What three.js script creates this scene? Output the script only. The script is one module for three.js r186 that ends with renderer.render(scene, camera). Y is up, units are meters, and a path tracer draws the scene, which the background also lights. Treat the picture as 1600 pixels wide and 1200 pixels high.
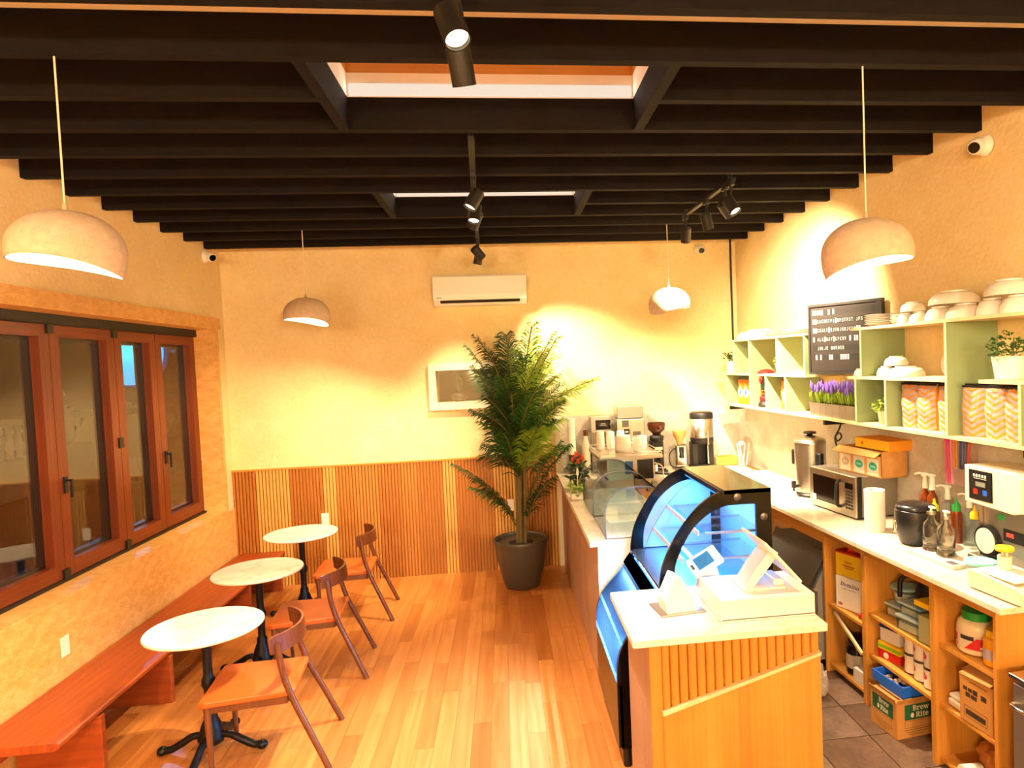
import * as THREE from 'three';
import { RoundedBoxGeometry } from 'three/addons/geometries/RoundedBoxGeometry.js';
import { mergeGeometries } from 'three/addons/utils/BufferGeometryUtils.js';
import { RectAreaLightUniformsLib } from 'three/addons/lights/RectAreaLightUniformsLib.js';

// ---------- camera, exposure, night outside ----------
RectAreaLightUniformsLib.init();
const scene = new THREE.Scene();
scene.background = new THREE.Color(0x0b0906);
const renderer = new THREE.WebGLRenderer({ antialias: true });
renderer.toneMapping = THREE.LinearToneMapping;
renderer.toneMappingExposure = 0.84;
renderer.shadowMap.enabled = true;
const camera = new THREE.PerspectiveCamera(59.53, 4 / 3, 0.05, 120);
camera.position.set(0, 2.16, 0);
camera.rotation.set(-0.0412, -0.1179, -0.0403, 'YXZ');
camera.setViewOffset(1600, 1200, -113.8, -8.15, 1600, 1200);

// ---------- helpers ----------
const V = (x, y, z) => new THREE.Vector3(x, y, z);
let seed = 7;
const rnd = () => { seed = (seed * 1664525 + 1013904223) >>> 0; return seed / 4294967296; };
const rr = (a, b) => a + (b - a) * rnd();
const taken = {};
function numbered(n) { const k = taken[n] || 0; taken[n] = k + 1; return k ? n + '_' + String(k).padStart(3, '0') : n; }
function uvBox(g) {                      // texture coordinates in metres, by the way a face points
  g = g.index ? g.toNonIndexed() : g;
  const p = g.attributes.position, uv = new Float32Array(p.count * 2);
  const a = V(), b = V(), c = V(), n = V();
  for (let i = 0; i < p.count; i += 3) {
    a.fromBufferAttribute(p, i); b.fromBufferAttribute(p, i + 1); c.fromBufferAttribute(p, i + 2);
    n.crossVectors(b.clone().sub(a), c.clone().sub(a));
    const ax = Math.abs(n.x), ay = Math.abs(n.y), az = Math.abs(n.z);
    [a, b, c].forEach((q, k) => {
      const u = ax >= ay && ax >= az ? [q.z, q.y] : ay >= az ? [q.x, q.z] : [q.x, q.y];
      uv[(i + k) * 2] = u[0]; uv[(i + k) * 2 + 1] = u[1];
    });
  }
  g.setAttribute('uv', new THREE.BufferAttribute(uv, 2));
  return g;
}
function merge(list) {
  if (!Array.isArray(list)) return list;
  if (list.length === 1) return list[0];
  return mergeGeometries(list.map(g => { const q = g.index ? g.toNonIndexed() : g; for (const k of Object.keys(q.attributes)) if (!['position', 'normal', 'uv'].includes(k)) q.deleteAttribute(k); return q; }));
}
function mesh(parent, name, geos, mat, keepUv) {
  let g = merge(geos);
  if (mat.userData.metre && !keepUv) g = uvBox(g);
  const m = new THREE.Mesh(g, mat);
  m.castShadow = m.receiveShadow = true;
  m.name = parent === scene ? numbered(name) : name;
  parent.add(m);
  return m;
}
function tag(o, label, category, group) { o.userData.label = label; o.userData.category = category; if (group) o.userData.group = group; return o; }
function thing(name, label, category, pos = [0, 0, 0], turn = 0, group) {
  const o = new THREE.Group(); o.name = numbered(name); scene.add(o);
  o.position.set(...pos); o.rotation.y = turn;
  return tag(o, label, category, group);
}
function struct(o, label) { o.userData.kind = 'structure'; if (label) o.userData.label = label; return o; }
function setting(name) { const o = new THREE.Group(); o.name = name; scene.add(o); return struct(o); }
function copyOf(src, pos, turn, label) {
  const c = src.clone(); c.name = numbered(src.name.replace(/_\d+$/, '')); scene.add(c);
  c.position.set(...pos); c.rotation.y = turn;
  c.userData = { ...src.userData }; if (label) c.userData.label = label;
  return c;
}
function at(g, x, y, z, rx = 0, ry = 0, rz = 0) {
  if (rx || ry || rz) g.applyMatrix4(new THREE.Matrix4().makeRotationFromEuler(new THREE.Euler(rx, ry, rz)));
  return g.translate(x, y, z);
}
const box = (w, h, d, x = 0, y = 0, z = 0, rx, ry, rz) => at(new THREE.BoxGeometry(w, h, d), x, y, z, rx, ry, rz);
const span = (x0, x1, y0, y1, z0, z1) => box(x1 - x0, y1 - y0, z1 - z0, (x0 + x1) / 2, (y0 + y1) / 2, (z0 + z1) / 2);
const rbox = (w, h, d, r, x = 0, y = 0, z = 0, rx, ry, rz) => at(new RoundedBoxGeometry(w, h, d, 2, Math.min(r, w / 2.01, h / 2.01, d / 2.01)), x, y, z, rx, ry, rz);
const cyl = (r1, r2, h, x = 0, y = 0, z = 0, rx, ry, rz, n = 28, open = false) => at(new THREE.CylinderGeometry(r1, r2, h, n, 1, open), x, y, z, rx, ry, rz);
const ball = (r, x = 0, y = 0, z = 0, sx = 1, sy = 1, sz = 1, n = 20) => new THREE.SphereGeometry(r, n, Math.round(n * .7)).scale(sx, sy, sz).translate(x, y, z);
const lathe = (pts, x = 0, y = 0, z = 0, n = 36) => new THREE.LatheGeometry(pts.map(p => new THREE.Vector2(p[0], p[1])), n).translate(x, y, z);
const tube = (pts, r, seg = 24, n = 8, closed = false) => new THREE.TubeGeometry(new THREE.CatmullRomCurve3(pts.map(p => V(...p)), closed), seg, r, n, closed);
const torus = (R, r, x, y, z, rx = 0, ry = 0, rz = 0, arc = Math.PI * 2) => at(new THREE.TorusGeometry(R, r, 8, 32, arc), x, y, z, rx, ry, rz);
function bar(a, b, w, d) {               // a straight bar between two points
  const A = V(...a), B = V(...b), L = A.distanceTo(B), g = new THREE.BoxGeometry(w, L, d);
  const q = new THREE.Quaternion().setFromUnitVectors(V(0, 1, 0), B.clone().sub(A).normalize());
  return g.applyQuaternion(q).translate(...A.add(B).multiplyScalar(.5).toArray());
}
function rod(a, b, r1, r2 = r1, n = 12) {
  const A = V(...a), B = V(...b), L = A.distanceTo(B), g = new THREE.CylinderGeometry(r2, r1, L, n);
  const q = new THREE.Quaternion().setFromUnitVectors(V(0, 1, 0), B.clone().sub(A).normalize());
  return g.applyQuaternion(q).translate(...A.add(B).multiplyScalar(.5).toArray());
}
function prism(pts, depth, bevel = 0) {  // outline in x,y pushed along z
  const s = new THREE.Shape(pts.map(p => new THREE.Vector2(...p)));
  return new THREE.ExtrudeGeometry(s, { depth, bevelEnabled: bevel > 0, bevelThickness: bevel, bevelSize: bevel, bevelSegments: 2, curveSegments: 16 });
}
function ribbon(curve, z0, z1) {         // a sheet: polyline in x,y swept from z0 to z1
  const pos = [], nor = [], idx = [];
  curve.forEach((p, i) => {
    const a = curve[Math.max(0, i - 1)], b = curve[Math.min(curve.length - 1, i + 1)];
    let nx = -(b[1] - a[1]), ny = b[0] - a[0]; const l = Math.hypot(nx, ny); nx /= l; ny /= l;
    pos.push(p[0], p[1], z0, p[0], p[1], z1); nor.push(nx, ny, 0, nx, ny, 0);
    if (i) { const k = 2 * i; idx.push(k - 2, k, k - 1, k - 1, k, k + 1); }
  });
  const g = new THREE.BufferGeometry();
  g.setAttribute('position', new THREE.Float32BufferAttribute(pos, 3));
  g.setAttribute('normal', new THREE.Float32BufferAttribute(nor, 3));
  g.setAttribute('uv', new THREE.Float32BufferAttribute(new Float32Array(pos.length / 3 * 2), 2));
  g.setIndex(idx); return g;
}

// ---------- textures ----------
function hash(x, y, s) { let h = (x * 374761393 + y * 668265263 + s * 1442695041) | 0; h = Math.imul(h ^ (h >>> 13), 1274126177); return ((h ^ (h >>> 16)) >>> 0) / 4294967296; }
function vnoise(x, y, px, py, s) {
  const x0 = Math.floor(x), y0 = Math.floor(y); let fx = x - x0, fy = y - y0; fx = fx * fx * (3 - 2 * fx); fy = fy * fy * (3 - 2 * fy);
  const m = (a, p) => ((a % p) + p) % p, X0 = m(x0, px), X1 = m(x0 + 1, px), Y0 = m(y0, py), Y1 = m(y0 + 1, py);
  return (hash(X0, Y0, s) * (1 - fx) + hash(X1, Y0, s) * fx) * (1 - fy) + (hash(X0, Y1, s) * (1 - fx) + hash(X1, Y1, s) * fx) * fy;
}
function fbm(u, v, fx, fy, o, s) { let a = .5, t = 0, n = 0; for (let i = 0; i < o; i++) { t += a * vnoise(u * fx, v * fy, fx, fy, s + i); n += a; a *= .5; fx *= 2; fy *= 2; } return t / n; }
function tex(w, h, f, srgb = true) {
  const d = new Uint8Array(w * h * 4);
  for (let y = 0; y < h; y++) for (let x = 0; x < w; x++) { const c = f(x / w, y / h), i = (y * w + x) * 4; d[i] = Math.max(0, Math.min(255, c[0])); d[i + 1] = Math.max(0, Math.min(255, c[1])); d[i + 2] = Math.max(0, Math.min(255, c[2])); d[i + 3] = 255; }
  const t = new THREE.DataTexture(d, w, h); t.wrapS = t.wrapT = THREE.RepeatWrapping; t.magFilter = THREE.LinearFilter; t.minFilter = THREE.LinearMipmapLinearFilter; t.generateMipmaps = true;
  if (srgb) t.colorSpace = THREE.SRGBColorSpace; t.needsUpdate = true; return t;
}
const mix = (a, b, t) => [a[0] + (b[0] - a[0]) * t, a[1] + (b[1] - a[1]) * t, a[2] + (b[2] - a[2]) * t];
const hex = h => [(h >> 16) & 255, (h >> 8) & 255, h & 255];
function woodTex(light, dark, s, rings = 5, along = 1) {    // grain runs along v
  return tex(512, 512, (u, v) => {
    const w = fbm(u, v, 4, 2, 3, s) * 1.6, r = .5 + .5 * Math.sin((u * rings + w) * Math.PI * 2);
    const f = fbm(u, v, 96, 4 * along, 3, s + 9), p = fbm(u, v, 3, 3, 3, s + 20);
    return mix(hex(light), hex(dark), Math.max(0, Math.min(1, .30 * r + .5 * f + .55 * p - .32)));
  });
}
function canvasTex(w, h, draw) {
  const c = document.createElement('canvas'); c.width = w; c.height = h; const x = c.getContext('2d'); draw(x, w, h);
  const t = new THREE.CanvasTexture(c); t.colorSpace = THREE.SRGBColorSpace; t.anisotropy = 4; return t;
}
function std(color, rough = .6, o = {}) { return new THREE.MeshStandardMaterial({ color, roughness: rough, ...o }); }
function phy(color, rough, o = {}) { return new THREE.MeshPhysicalMaterial({ color, roughness: rough, ...o }); }
function mapped(t, size, rough, o = {}, turn = 0) {          // a texture whose tile is `size` metres
  const c = t.clone(); c.needsUpdate = true; c.repeat.set(1 / (size[0] || size), 1 / (size[1] || size)); c.rotation = turn;
  const m = new THREE.MeshPhysicalMaterial({ map: c, roughness: rough, ...o }); m.userData.metre = true; return m;
}
const oakT = woodTex(0xd79a55, 0xb37434, 11), oakT2 = woodTex(0xcd9050, 0xa8692c, 31, 7), plyT = woodTex(0xd59840, 0xae6e22, 51, 2, .25), cherryT = woodTex(0xa84c18, 0x7c300c, 71, 6), slatT = woodTex(0xe0b060, 0xbb8434, 121, 5), slatT2 = woodTex(0xcf9a4c, 0xa66e2c, 141, 6), paleT = woodTex(0xeed9ac, 0xd8b985, 171, 2, .25), sashT = woodTex(0x803510, 0x582106, 151, 6), blackT = woodTex(0x161213, 0x0b0909, 91, 8);
const burlT = tex(512, 512, (u, v) => { const a = fbm(u, v, 10, 14, 5, 5), b = fbm(u, v, 40, 60, 3, 8); return mix(hex(0xe9ba72), hex(0xcf9748), Math.max(0, Math.min(1, (a - .35) * 1.9 * .7 + (b - .5) * .8 + .15))); });
const plasterT = tex(512, 512, (u, v) => { const a = fbm(u, v, 6, 6, 5, 3), b = fbm(u, v, 60, 60, 2, 4); return mix(hex(0xf4e2b2), hex(0xe6cc90), Math.max(0, Math.min(1, a * .8 + (b - .5) * .5))); });
const plasterB = tex(512, 512, (u, v) => { const a = fbm(u, v, 24, 24, 4, 13); const q = a * 255; return [q, q, q]; }, false);
const marbleT = tex(512, 512, (u, v) => { const w = fbm(u, v, 4, 4, 5, 15), r = Math.abs(Math.sin((u * 2 + v * 1 + w * 2.2) * Math.PI)), k = Math.pow(1 - r, 7), b = fbm(u, v, 8, 8, 4, 16); return mix(hex(0xf4f0e4), hex(0xc3b9a4), Math.min(1, k * .55 + Math.max(0, b - .5) * .7)); });
const concT = tex(512, 512, (u, v) => { const a = fbm(u, v, 5, 5, 5, 25), b = fbm(u, v, 50, 50, 2, 26), s = vnoise(u * 90, v * 90, 90, 90, 27); return mix(hex(0xcfc9bd), hex(0xa39a8d), Math.max(0, Math.min(1, (a - .3) * 1.2 + (b - .5) * .4 + (s > .93 ? .5 : 0)))); });
const tileT = tex(256, 256, (u, v) => { const a = fbm(u, v, 5, 5, 4, 45), b = fbm(u, v, 30, 30, 3, 46); return mix(hex(0x8d7565), hex(0x5d4a40), Math.max(0, Math.min(1, a * 1.2 + (b - .5) * .6 - .1))); });
const cardT = tex(128, 128, (u, v) => { const a = fbm(u, v, 8, 8, 3, 55); return mix(hex(0xc58f4f), hex(0xab773b), a); });

// ---------- materials ----------
const M = {
  plaster: mapped(plasterT, 1.4, .9, { bumpMap: (() => { const c = plasterB.clone(); c.needsUpdate = true; c.repeat.set(1 / .5, 1 / .5); return c; })(), bumpScale: .0025 }),
  ceil: std(0xf7f1e6, .9),
  beam: mapped(blackT, [1.6, .5], .85, { specularIntensity: .35 }, Math.PI / 2), beamZ: mapped(blackT, [.5, 1.6], .85, { specularIntensity: .35 }),
  slat: [0xffffff, 0xeeddc4, 0xd8b890, 0xfbeedd, 0xcba57c, 0xe4cba8].map((c, i) => mapped(i % 2 ? slatT2 : slatT, [.35, 1.3], .5, { color: c })),
  plank: [0xf2dfcb, 0xfaebd9, 0xdcc2a6, 0xf9e8d4, 0xcfb092, 0xeed8be].map((c, i) => mapped(i % 2 ? oakT2 : oakT, [.45, 1.5], .34, { color: c, clearcoat: .25, clearcoatRoughness: .25 })),
  ply: mapped(plyT, [.7, 1.2], .55), plyEdge: mapped(paleT, [.4, .9], .6), plyH: mapped(plyT, [.7, 1.2], .55, {}, Math.PI / 2),
  burl: mapped(burlT, [.6, .45], .5), cherry: mapped(cherryT, [.35, 1.2], .42), cherryX: mapped(cherryT, [.35, 1.2], .42, {}, Math.PI / 2),
  sash: mapped(sashT, [.25, 1.1], .38), sashH: mapped(sashT, [.25, 1.1], .38, {}, Math.PI / 2),
  walnut: mapped(woodTex(0x76401f, 0x4e2810, 161, 6), [.2, .8], .36), leather: std(0xb9591c, .42),
  marble: mapped(marbleT, .9, .22), stone: mapped(marbleT, 1.1, .25, { color: 0xfaf3e6 }), conc: mapped(concT, 1.1, .6),
  tile: [0xffffff, 0xeadfd6, 0xd8cbc0].map(c => mapped(tileT, .62, .42, { color: c })), grout: std(0x9b8876, .9), card: mapped(cardT, .3, .85), bagkraft: mapped(cardT, .2, .85, { color: 0xffe2b8 }),
  iron: std(0x121316, .42, { metalness: .5 }), black: std(0x0a0a0b, .5), blackGloss: phy(0x050506, .14, { specularIntensity: .6 }), rubber: std(0x18181a, .75), grey: std(0x55524e, .6), darkgrey: std(0x2c2b2a, .55),
  white: phy(0xf3efe6, .3), plastic: phy(0xf4f1ea, .35), porcelain: phy(0xf5f1e8, .12, { clearcoat: .6 }), cream: std(0xefe6cf, .5),
  shade: mapped(tex(256, 256, (u, v) => { const b = vnoise(u * 80, v * 80, 80, 80, 61) > .86 ? .35 : 0, a = fbm(u, v, 12, 12, 3, 62); return mix(hex(0xdccab4), hex(0xa98f76), a * .4 + b); }), .25, .85), shadeIn: std(0xf6eedd, .8),
  steel: std(0xc4c0b8, .28, { metalness: 1 }), steelDull: std(0xa8a49c, .42, { metalness: .9 }), chrome: std(0xe2e0dc, .12, { metalness: 1 }), brass: std(0xb8843a, .3, { metalness: 1 }),
  sage: std(0x84996f, .75), glass: phy(0xffffff, 0, { transmission: 1, thickness: 0, ior: 1.5 }), clear: phy(0xf3fbff, .03, { transmission: 1, thickness: 0, ior: 1.46 }), acrylic: phy(0xfcfeff, .03, { transmission: 1, thickness: 0, ior: 1.49 }),
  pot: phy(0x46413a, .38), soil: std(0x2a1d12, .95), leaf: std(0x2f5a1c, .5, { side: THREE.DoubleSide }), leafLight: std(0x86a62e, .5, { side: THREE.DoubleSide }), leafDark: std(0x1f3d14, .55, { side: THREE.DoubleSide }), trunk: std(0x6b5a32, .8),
  red: std(0xc4191a, .45), blue: std(0x1c63d8, .45), green: std(0x1f8f3c, .4), yellow: std(0xf2c51d, .5), orange: std(0xe8791e, .5), orangeBox: std(0xe79a1c, .6), navy: std(0x27306e, .5), lilac: std(0x7a5fc0, .7), amber: phy(0x6e2f0c, .1, { clearcoat: .5 }),
};
const glow = (c, i) => new THREE.MeshStandardMaterial({ color: 0x111111, emissive: c, emissiveIntensity: i });
function printed(w, h, draw, rough = .6) { return new THREE.MeshStandardMaterial({ map: canvasTex(w, h, draw), roughness: rough }); }
function decal(parent, name, w, h, mat, x, y, z, rx = 0, ry = 0, rz = 0) { return mesh(parent, name, at(new THREE.PlaneGeometry(w, h), x, y, z, rx, ry, rz), mat, true); }

// ---------- each light sits in a fitting below; some are unseen and added ----------
const WARM = 0xffe0b6;
function spot(parent, from, to, intensity, angle, color = WARM, pen = .55) {
  const l = new THREE.SpotLight(color, intensity, 0, angle, pen, 2); l.position.set(...from); l.target.position.set(...to);
  l.castShadow = true; l.shadow.radius = 1.6; parent.add(l); parent.add(l.target); return l;
}

// ================= THE SETTING =================
const DZ = -7.11, LX = -2.765, FZ = 4.2, CY = 3.53, BY = 3.369;
const TH = Math.atan(0.04927), RC = Math.cos(TH), RS = Math.sin(TH), RX = 2.508, RTURN = -Math.PI / 2 + TH;
const rf = (a, y, w) => [RX + a * RS - w * RC, y, DZ + a * RC + w * RS];   // a: along the right wall from the far corner, w: out of it
// floor of the seating side: boards
const floor = struct(mesh(scene, 'floor', span(LX - .2, .62, -.12, -.014, DZ - .1, FZ), M.grout));
{
  const pw = .108, gap = .0012; let col = 0;
  const geo = {};
  for (let x = LX; x < .6; x += pw, col++) {
    let z = DZ - rr(.1, 1.2); let last = -1;
    while (z < FZ) {
      const L = [.62, .86, 1.1, 1.4, 1.75][Math.floor(rnd() * 5)]; let k; do k = Math.floor(rnd() * 6); while (k === last); last = k;
      const z0 = Math.max(z, DZ), z1 = Math.min(z + L, FZ);
      if (z1 - z0 > .05) {
        const g = box(pw - gap, .014, z1 - z0 - gap, 0, -.007, 0);
        const m = mesh(floor, 'plank', g, M.plank[k]); m.position.set(x + pw / 2, 0, (z0 + z1) / 2);
        const o = rnd() * 3, uv = m.geometry.attributes.uv; for (let i = 0; i < uv.count; i++) uv.setXY(i, uv.getX(i) + o, uv.getY(i) + o * 1.7);
      }
      z += L;
    }
  }
}
// floor behind the counters: square tiles
const floorK = mesh(scene, 'floor', span(.62, 3.5, -.12, -.012, DZ - .1, FZ), M.grout); struct(floorK);
{
  const s = .33;
  for (let x = .62 + s / 2; x < 3.3; x += s) for (let z = DZ + s / 2; z < FZ - .1; z += s) {
    const m = mesh(floorK, 'tile', box(s - .006, .012, s - .006), M.tile[Math.floor(rnd() * 3)]); m.position.set(x, -.006, z);
    const o = rnd() * 2, uv = m.geometry.attributes.uv; for (let i = 0; i < uv.count; i++) uv.setXY(i, uv.getX(i) + o, uv.getY(i) + o * 1.3);
  }
}
// back wall with the framed recess
const NX0 = -.71, NX1 = .06, NY0 = 1.79, NY1 = 2.125;
const wallBack = struct(mesh(scene, 'wall_back', [span(LX - .2, NX0, 0, CY, DZ - .3, DZ), span(NX1, 3.2, 0, CY, DZ - .3, DZ), span(NX0, NX1, 0, NY0, DZ - .3, DZ), span(NX0, NX1, NY1, CY, DZ - .3, DZ), span(NX0, NX1, NY0, NY1, DZ - .36, DZ - .3)], M.plaster));
{
  const t = .075, d = .03;
  mesh(wallBack, 'recess_frame', [span(NX0 - t, NX1 + t, NY1, NY1 + t, DZ, DZ + d), span(NX0 - t, NX1 + t, NY0 - t, NY0, DZ, DZ + d), span(NX0 - t, NX0, NY0, NY1, DZ, DZ + d), span(NX1, NX1 + t, NY0, NY1, DZ, DZ + d)], M.cream);
  mesh(wallBack, 'recess_glass', span(NX0, NX1, NY0, NY1, DZ - .06, DZ - .056), M.glass);
  mesh(wallBack, 'recess_dim_sheet', span(NX0, NX1, NY0, NY1, DZ - .299, DZ - .29), std(0x453e33, .9));  // dark colour stands in for the dimness inside the recess
  // slatted wainscot: the slats stand off a backing board
  const x0 = LX, x1 = .5, top = 1.19, p = .0325;
  mesh(wallBack, 'backing_board', span(x0, x1, 0, top, DZ, DZ + .008), M.slat[4]);
  mesh(wallBack, 'cap_rail', span(x0, x1, top, top + .016, DZ, DZ + .034), M.plyH);
  const g = uvBox(at(new THREE.BoxGeometry(.022, top, .02), 0, top / 2, 0));
  let left = 0, k = 0;
  for (let x = x0 + .014; x < x1; x += p) {
    if (left-- <= 0) { left = 3 + Math.floor(rnd() * 10); let n; do n = Math.floor(rnd() * 6); while (n === k); k = n; }
    const m = mesh(wallBack, 'slat', g, M.slat[k], true); m.position.set(x, 0, DZ + .018);
  }
  mesh(wallBack, 'backsplash', span(.52, 2.6, .95, 1.585, DZ, DZ + .012), M.conc);
  mesh(wallBack, 'end_post', span(.5, .575, 0, 1.6, DZ, DZ + .05), M.cream);
  mesh(wallBack, 'conduit', rod([2.49, 2.2, DZ + .014], [2.49, 3.5, DZ + .014], .011), M.black);
}
// left wall with the window opening
const WZ0 = -6.9, WZ1 = -2.5, WY0 = .825, WY1 = 2.63, WT = .36;
const wallLeft = struct(mesh(scene, 'wall_left', [span(LX - WT, LX, 0, CY, -10.5, WZ0), span(LX - WT, LX, 0, CY, WZ1, FZ), span(LX - WT, LX, 0, WY0, WZ0, WZ1), span(LX - WT, LX, WY1, CY, WZ0, WZ1)], M.plaster));
mesh(wallLeft, 'plywood_panel', span(LX, LX + .012, 0, WY0, -7.09, FZ), M.burl);
mesh(wallLeft, 'window_sill', span(LX - .26, LX + .016, WY0 - .001, WY0 + .018, WZ0, WZ1), M.burl);
mesh(wallLeft, 'jamb_lining', span(LX - .26, LX + .014, WY0 + .018, WY1, WZ0, WZ0 + .018), M.burl);
mesh(wallLeft, 'head_lining', span(LX - .26, LX + .012, WY1 - .018, WY1, WZ0, WZ1), M.burl);
mesh(wallLeft, 'head_trim', span(LX, LX + .014, WY1 - .012, WY1 + .095, WZ0 - .1, WZ1 + .1), M.burl);
mesh(wallLeft, 'side_trim', span(LX, LX + .012, WY0, WY1 - .012, WZ0 - .035, WZ0), M.burl);
// right wall, splayed a little
const wallRight = mesh(scene, 'wall_right', box(12, CY, .2, 5.6, CY / 2, -.14), M.plaster); wallRight.position.set(...rf(0, 0, 0)); wallRight.rotation.y = RTURN; struct(wallRight);
mesh(wallRight, 'backsplash', span(0, 4.75, .98, 1.655, -.04, -.03), M.conc);
mesh(wallRight, 'outlet_plate', span(1.26, 1.33, 1.16, 1.29, -.03, -.022), M.white);
const wallFront = struct(mesh(scene, 'wall_front', span(LX - .2, 3.5, 0, CY, FZ, FZ + .15), M.plaster));
// ceiling: deck with two skylight wells, dark joists under it
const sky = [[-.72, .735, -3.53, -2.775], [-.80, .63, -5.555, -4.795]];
const ceilGeo = []; { let z = DZ - .3; const X0 = LX - .2, X1 = 3.5; for (const [x0, x1, z0, z1] of [sky[1], sky[0]]) { ceilGeo.push(span(X0, X1, CY, CY + .05, z, z0), span(X0, x0, CY, CY + .05, z0, z1), span(x1, X1, CY, CY + .05, z0, z1)); z = z1; } ceilGeo.push(span(X0, X1, CY, CY + .05, z, FZ + .15)); }
const ceiling = struct(mesh(scene, 'ceiling', ceilGeo, M.ceil));
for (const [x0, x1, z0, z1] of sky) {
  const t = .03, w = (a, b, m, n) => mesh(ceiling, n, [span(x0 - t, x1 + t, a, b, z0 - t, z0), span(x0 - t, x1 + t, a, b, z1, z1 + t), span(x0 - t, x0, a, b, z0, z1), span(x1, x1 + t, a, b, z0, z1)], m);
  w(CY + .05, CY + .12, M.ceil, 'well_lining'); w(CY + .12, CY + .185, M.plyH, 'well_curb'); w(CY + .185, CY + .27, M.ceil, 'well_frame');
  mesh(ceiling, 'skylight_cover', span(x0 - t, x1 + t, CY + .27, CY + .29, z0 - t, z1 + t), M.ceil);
  mesh(ceiling, 'glowing_band', span(x0 + .01, x1 - .01, CY + .005, CY + .065, z0 + .001, z0 + .008), glow(0xffe9d2, 1.1));  // pale emissive band across the far side of the well
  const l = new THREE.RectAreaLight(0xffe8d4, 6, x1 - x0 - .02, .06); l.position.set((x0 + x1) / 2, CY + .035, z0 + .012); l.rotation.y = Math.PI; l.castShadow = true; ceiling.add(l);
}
{
  const X0 = LX - .02, X1 = 3.2, h = CY - BY, t = .05;
  const full = box(X1 - X0, h, t, (X0 + X1) / 2, (BY + CY) / 2, 0);
  for (let i = -14; i <= 12; i++) {
    const z = -3.178 - (i - 3) * .404 + t / 2 ;
    const s = i === 3 ? sky[0] : i === 8 ? sky[1] : null;
    if (!s) { mesh(ceiling, 'beam', full.clone(), M.beam).position.z = z; continue; }
    mesh(ceiling, 'beam', span(X0, s[0] - t, BY, CY, z - t / 2, z + t / 2), M.beam); mesh(ceiling, 'beam', span(s[1] + t, X1, BY, CY, z - t / 2, z + t / 2), M.beam);
    const za = -3.178 - (i - 4) * .404, zb = -3.178 - (i - 2) * .404 + t;
    mesh(ceiling, 'trimmer_beam', span(s[0] - t, s[0], BY, CY, zb, za - .0), M.beamZ); mesh(ceiling, 'trimmer_beam', span(s[1], s[1] + t, BY, CY, zb, za), M.beamZ);
  }
}
// folding timber windows
const trackTop = struct(mesh(scene, 'trim_1', [span(LX - .26, LX - .165, 2.545, 2.612, WZ0 + .018, WZ1), span(LX - .165, LX - .155, 2.55, 2.565, WZ0 + .03, WZ1)], M.black), 'black steel folding track above the timber windows');
const trackLow = struct(mesh(scene, 'trim_2', span(LX - .255, LX - .17, WY0 + .018, WY0 + .036, WZ0 + .018, WZ1), M.black), 'black lower guide rail under the timber windows');
const panes = [-6.88, -6.15, -5.54, -4.80, -4.06, -3.32, -2.58];
for (let i = 0; i < panes.length - 1; i++) {
  const z0 = panes[i] + .003, z1 = panes[i + 1] - .003, y0 = WY0 + .038, y1 = 2.543, xm = LX - .219, d = .058, st = .095, rl = .1;
  const w = new THREE.Group(); w.name = 'window_' + (i + 1); scene.add(w); struct(w);
  w.userData.label = ['timber folding window sash beside the far jamb', 'timber folding sash second from the far jamb', 'timber folding sash third from the far jamb', 'timber folding sash fourth from the far jamb', 'timber folding sash fifth from the far jamb', 'timber folding sash sixth from the far jamb'][i];
  const X0 = xm - d / 2, X1 = xm + d / 2;
  mesh(w, 'stile', span(X0, X1, y0, y1, z0, z0 + st), M.sash); mesh(w, 'stile', span(X0, X1, y0, y1, z1 - st, z1), M.sash);
  mesh(w, 'rail', span(X0, X1, y0, y0 + rl, z0 + st, z1 - st), M.sashH); mesh(w, 'rail', span(X0, X1, y1 - rl * .8, y1, z0 + st, z1 - st), M.sashH);
  mesh(w, 'glass_pane', span(xm - .032, xm - .026, y0 + rl, y1 - rl * .8, z0 + st, z1 - st), M.glass);
  const o = .02; mesh(w, 'outer_cladding', [span(X0 - .06, X0, y0, y1, z0, z0 + st + o), span(X0 - .06, X0, y0, y1, z1 - st - o, z1), span(X0 - .06, X0, y0, y0 + rl + o, z0 + st, z1 - st), span(X0 - .06, X0, y1 - rl * .8 - o, y1, z0 + st, z1 - st)], M.black);
  if (i % 2 === 0 && i < 5) { const hz = i === 0 ? z1 - .05 : z1 - .05; mesh(w, 'handle', [span(X1, X1 + .012, 1.42, 1.53, hz - .016, hz + .016), rod([X1 + .012, 1.505, hz], [X1 + .045, 1.505, hz], .008), bar([X1 + .045, 1.512, hz], [X1 + .045, 1.39, hz + .004], .012, .014)], M.black); }
  if (i > 1) { const h = [span(X1, X1 + .016, y1 - .06, y1 + .03, z0 - .03, z0 + .03), span(X1, X1 + .016, y0 - .02, y0 + .06, z0 - .03, z0 + .03)]; if (i % 2 === 0) h.push(span(X1, X1 + .012, 1.64, 1.72, z0 - .028, z0 + .028)); mesh(w, 'hinge', h, M.black); }
}

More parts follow.
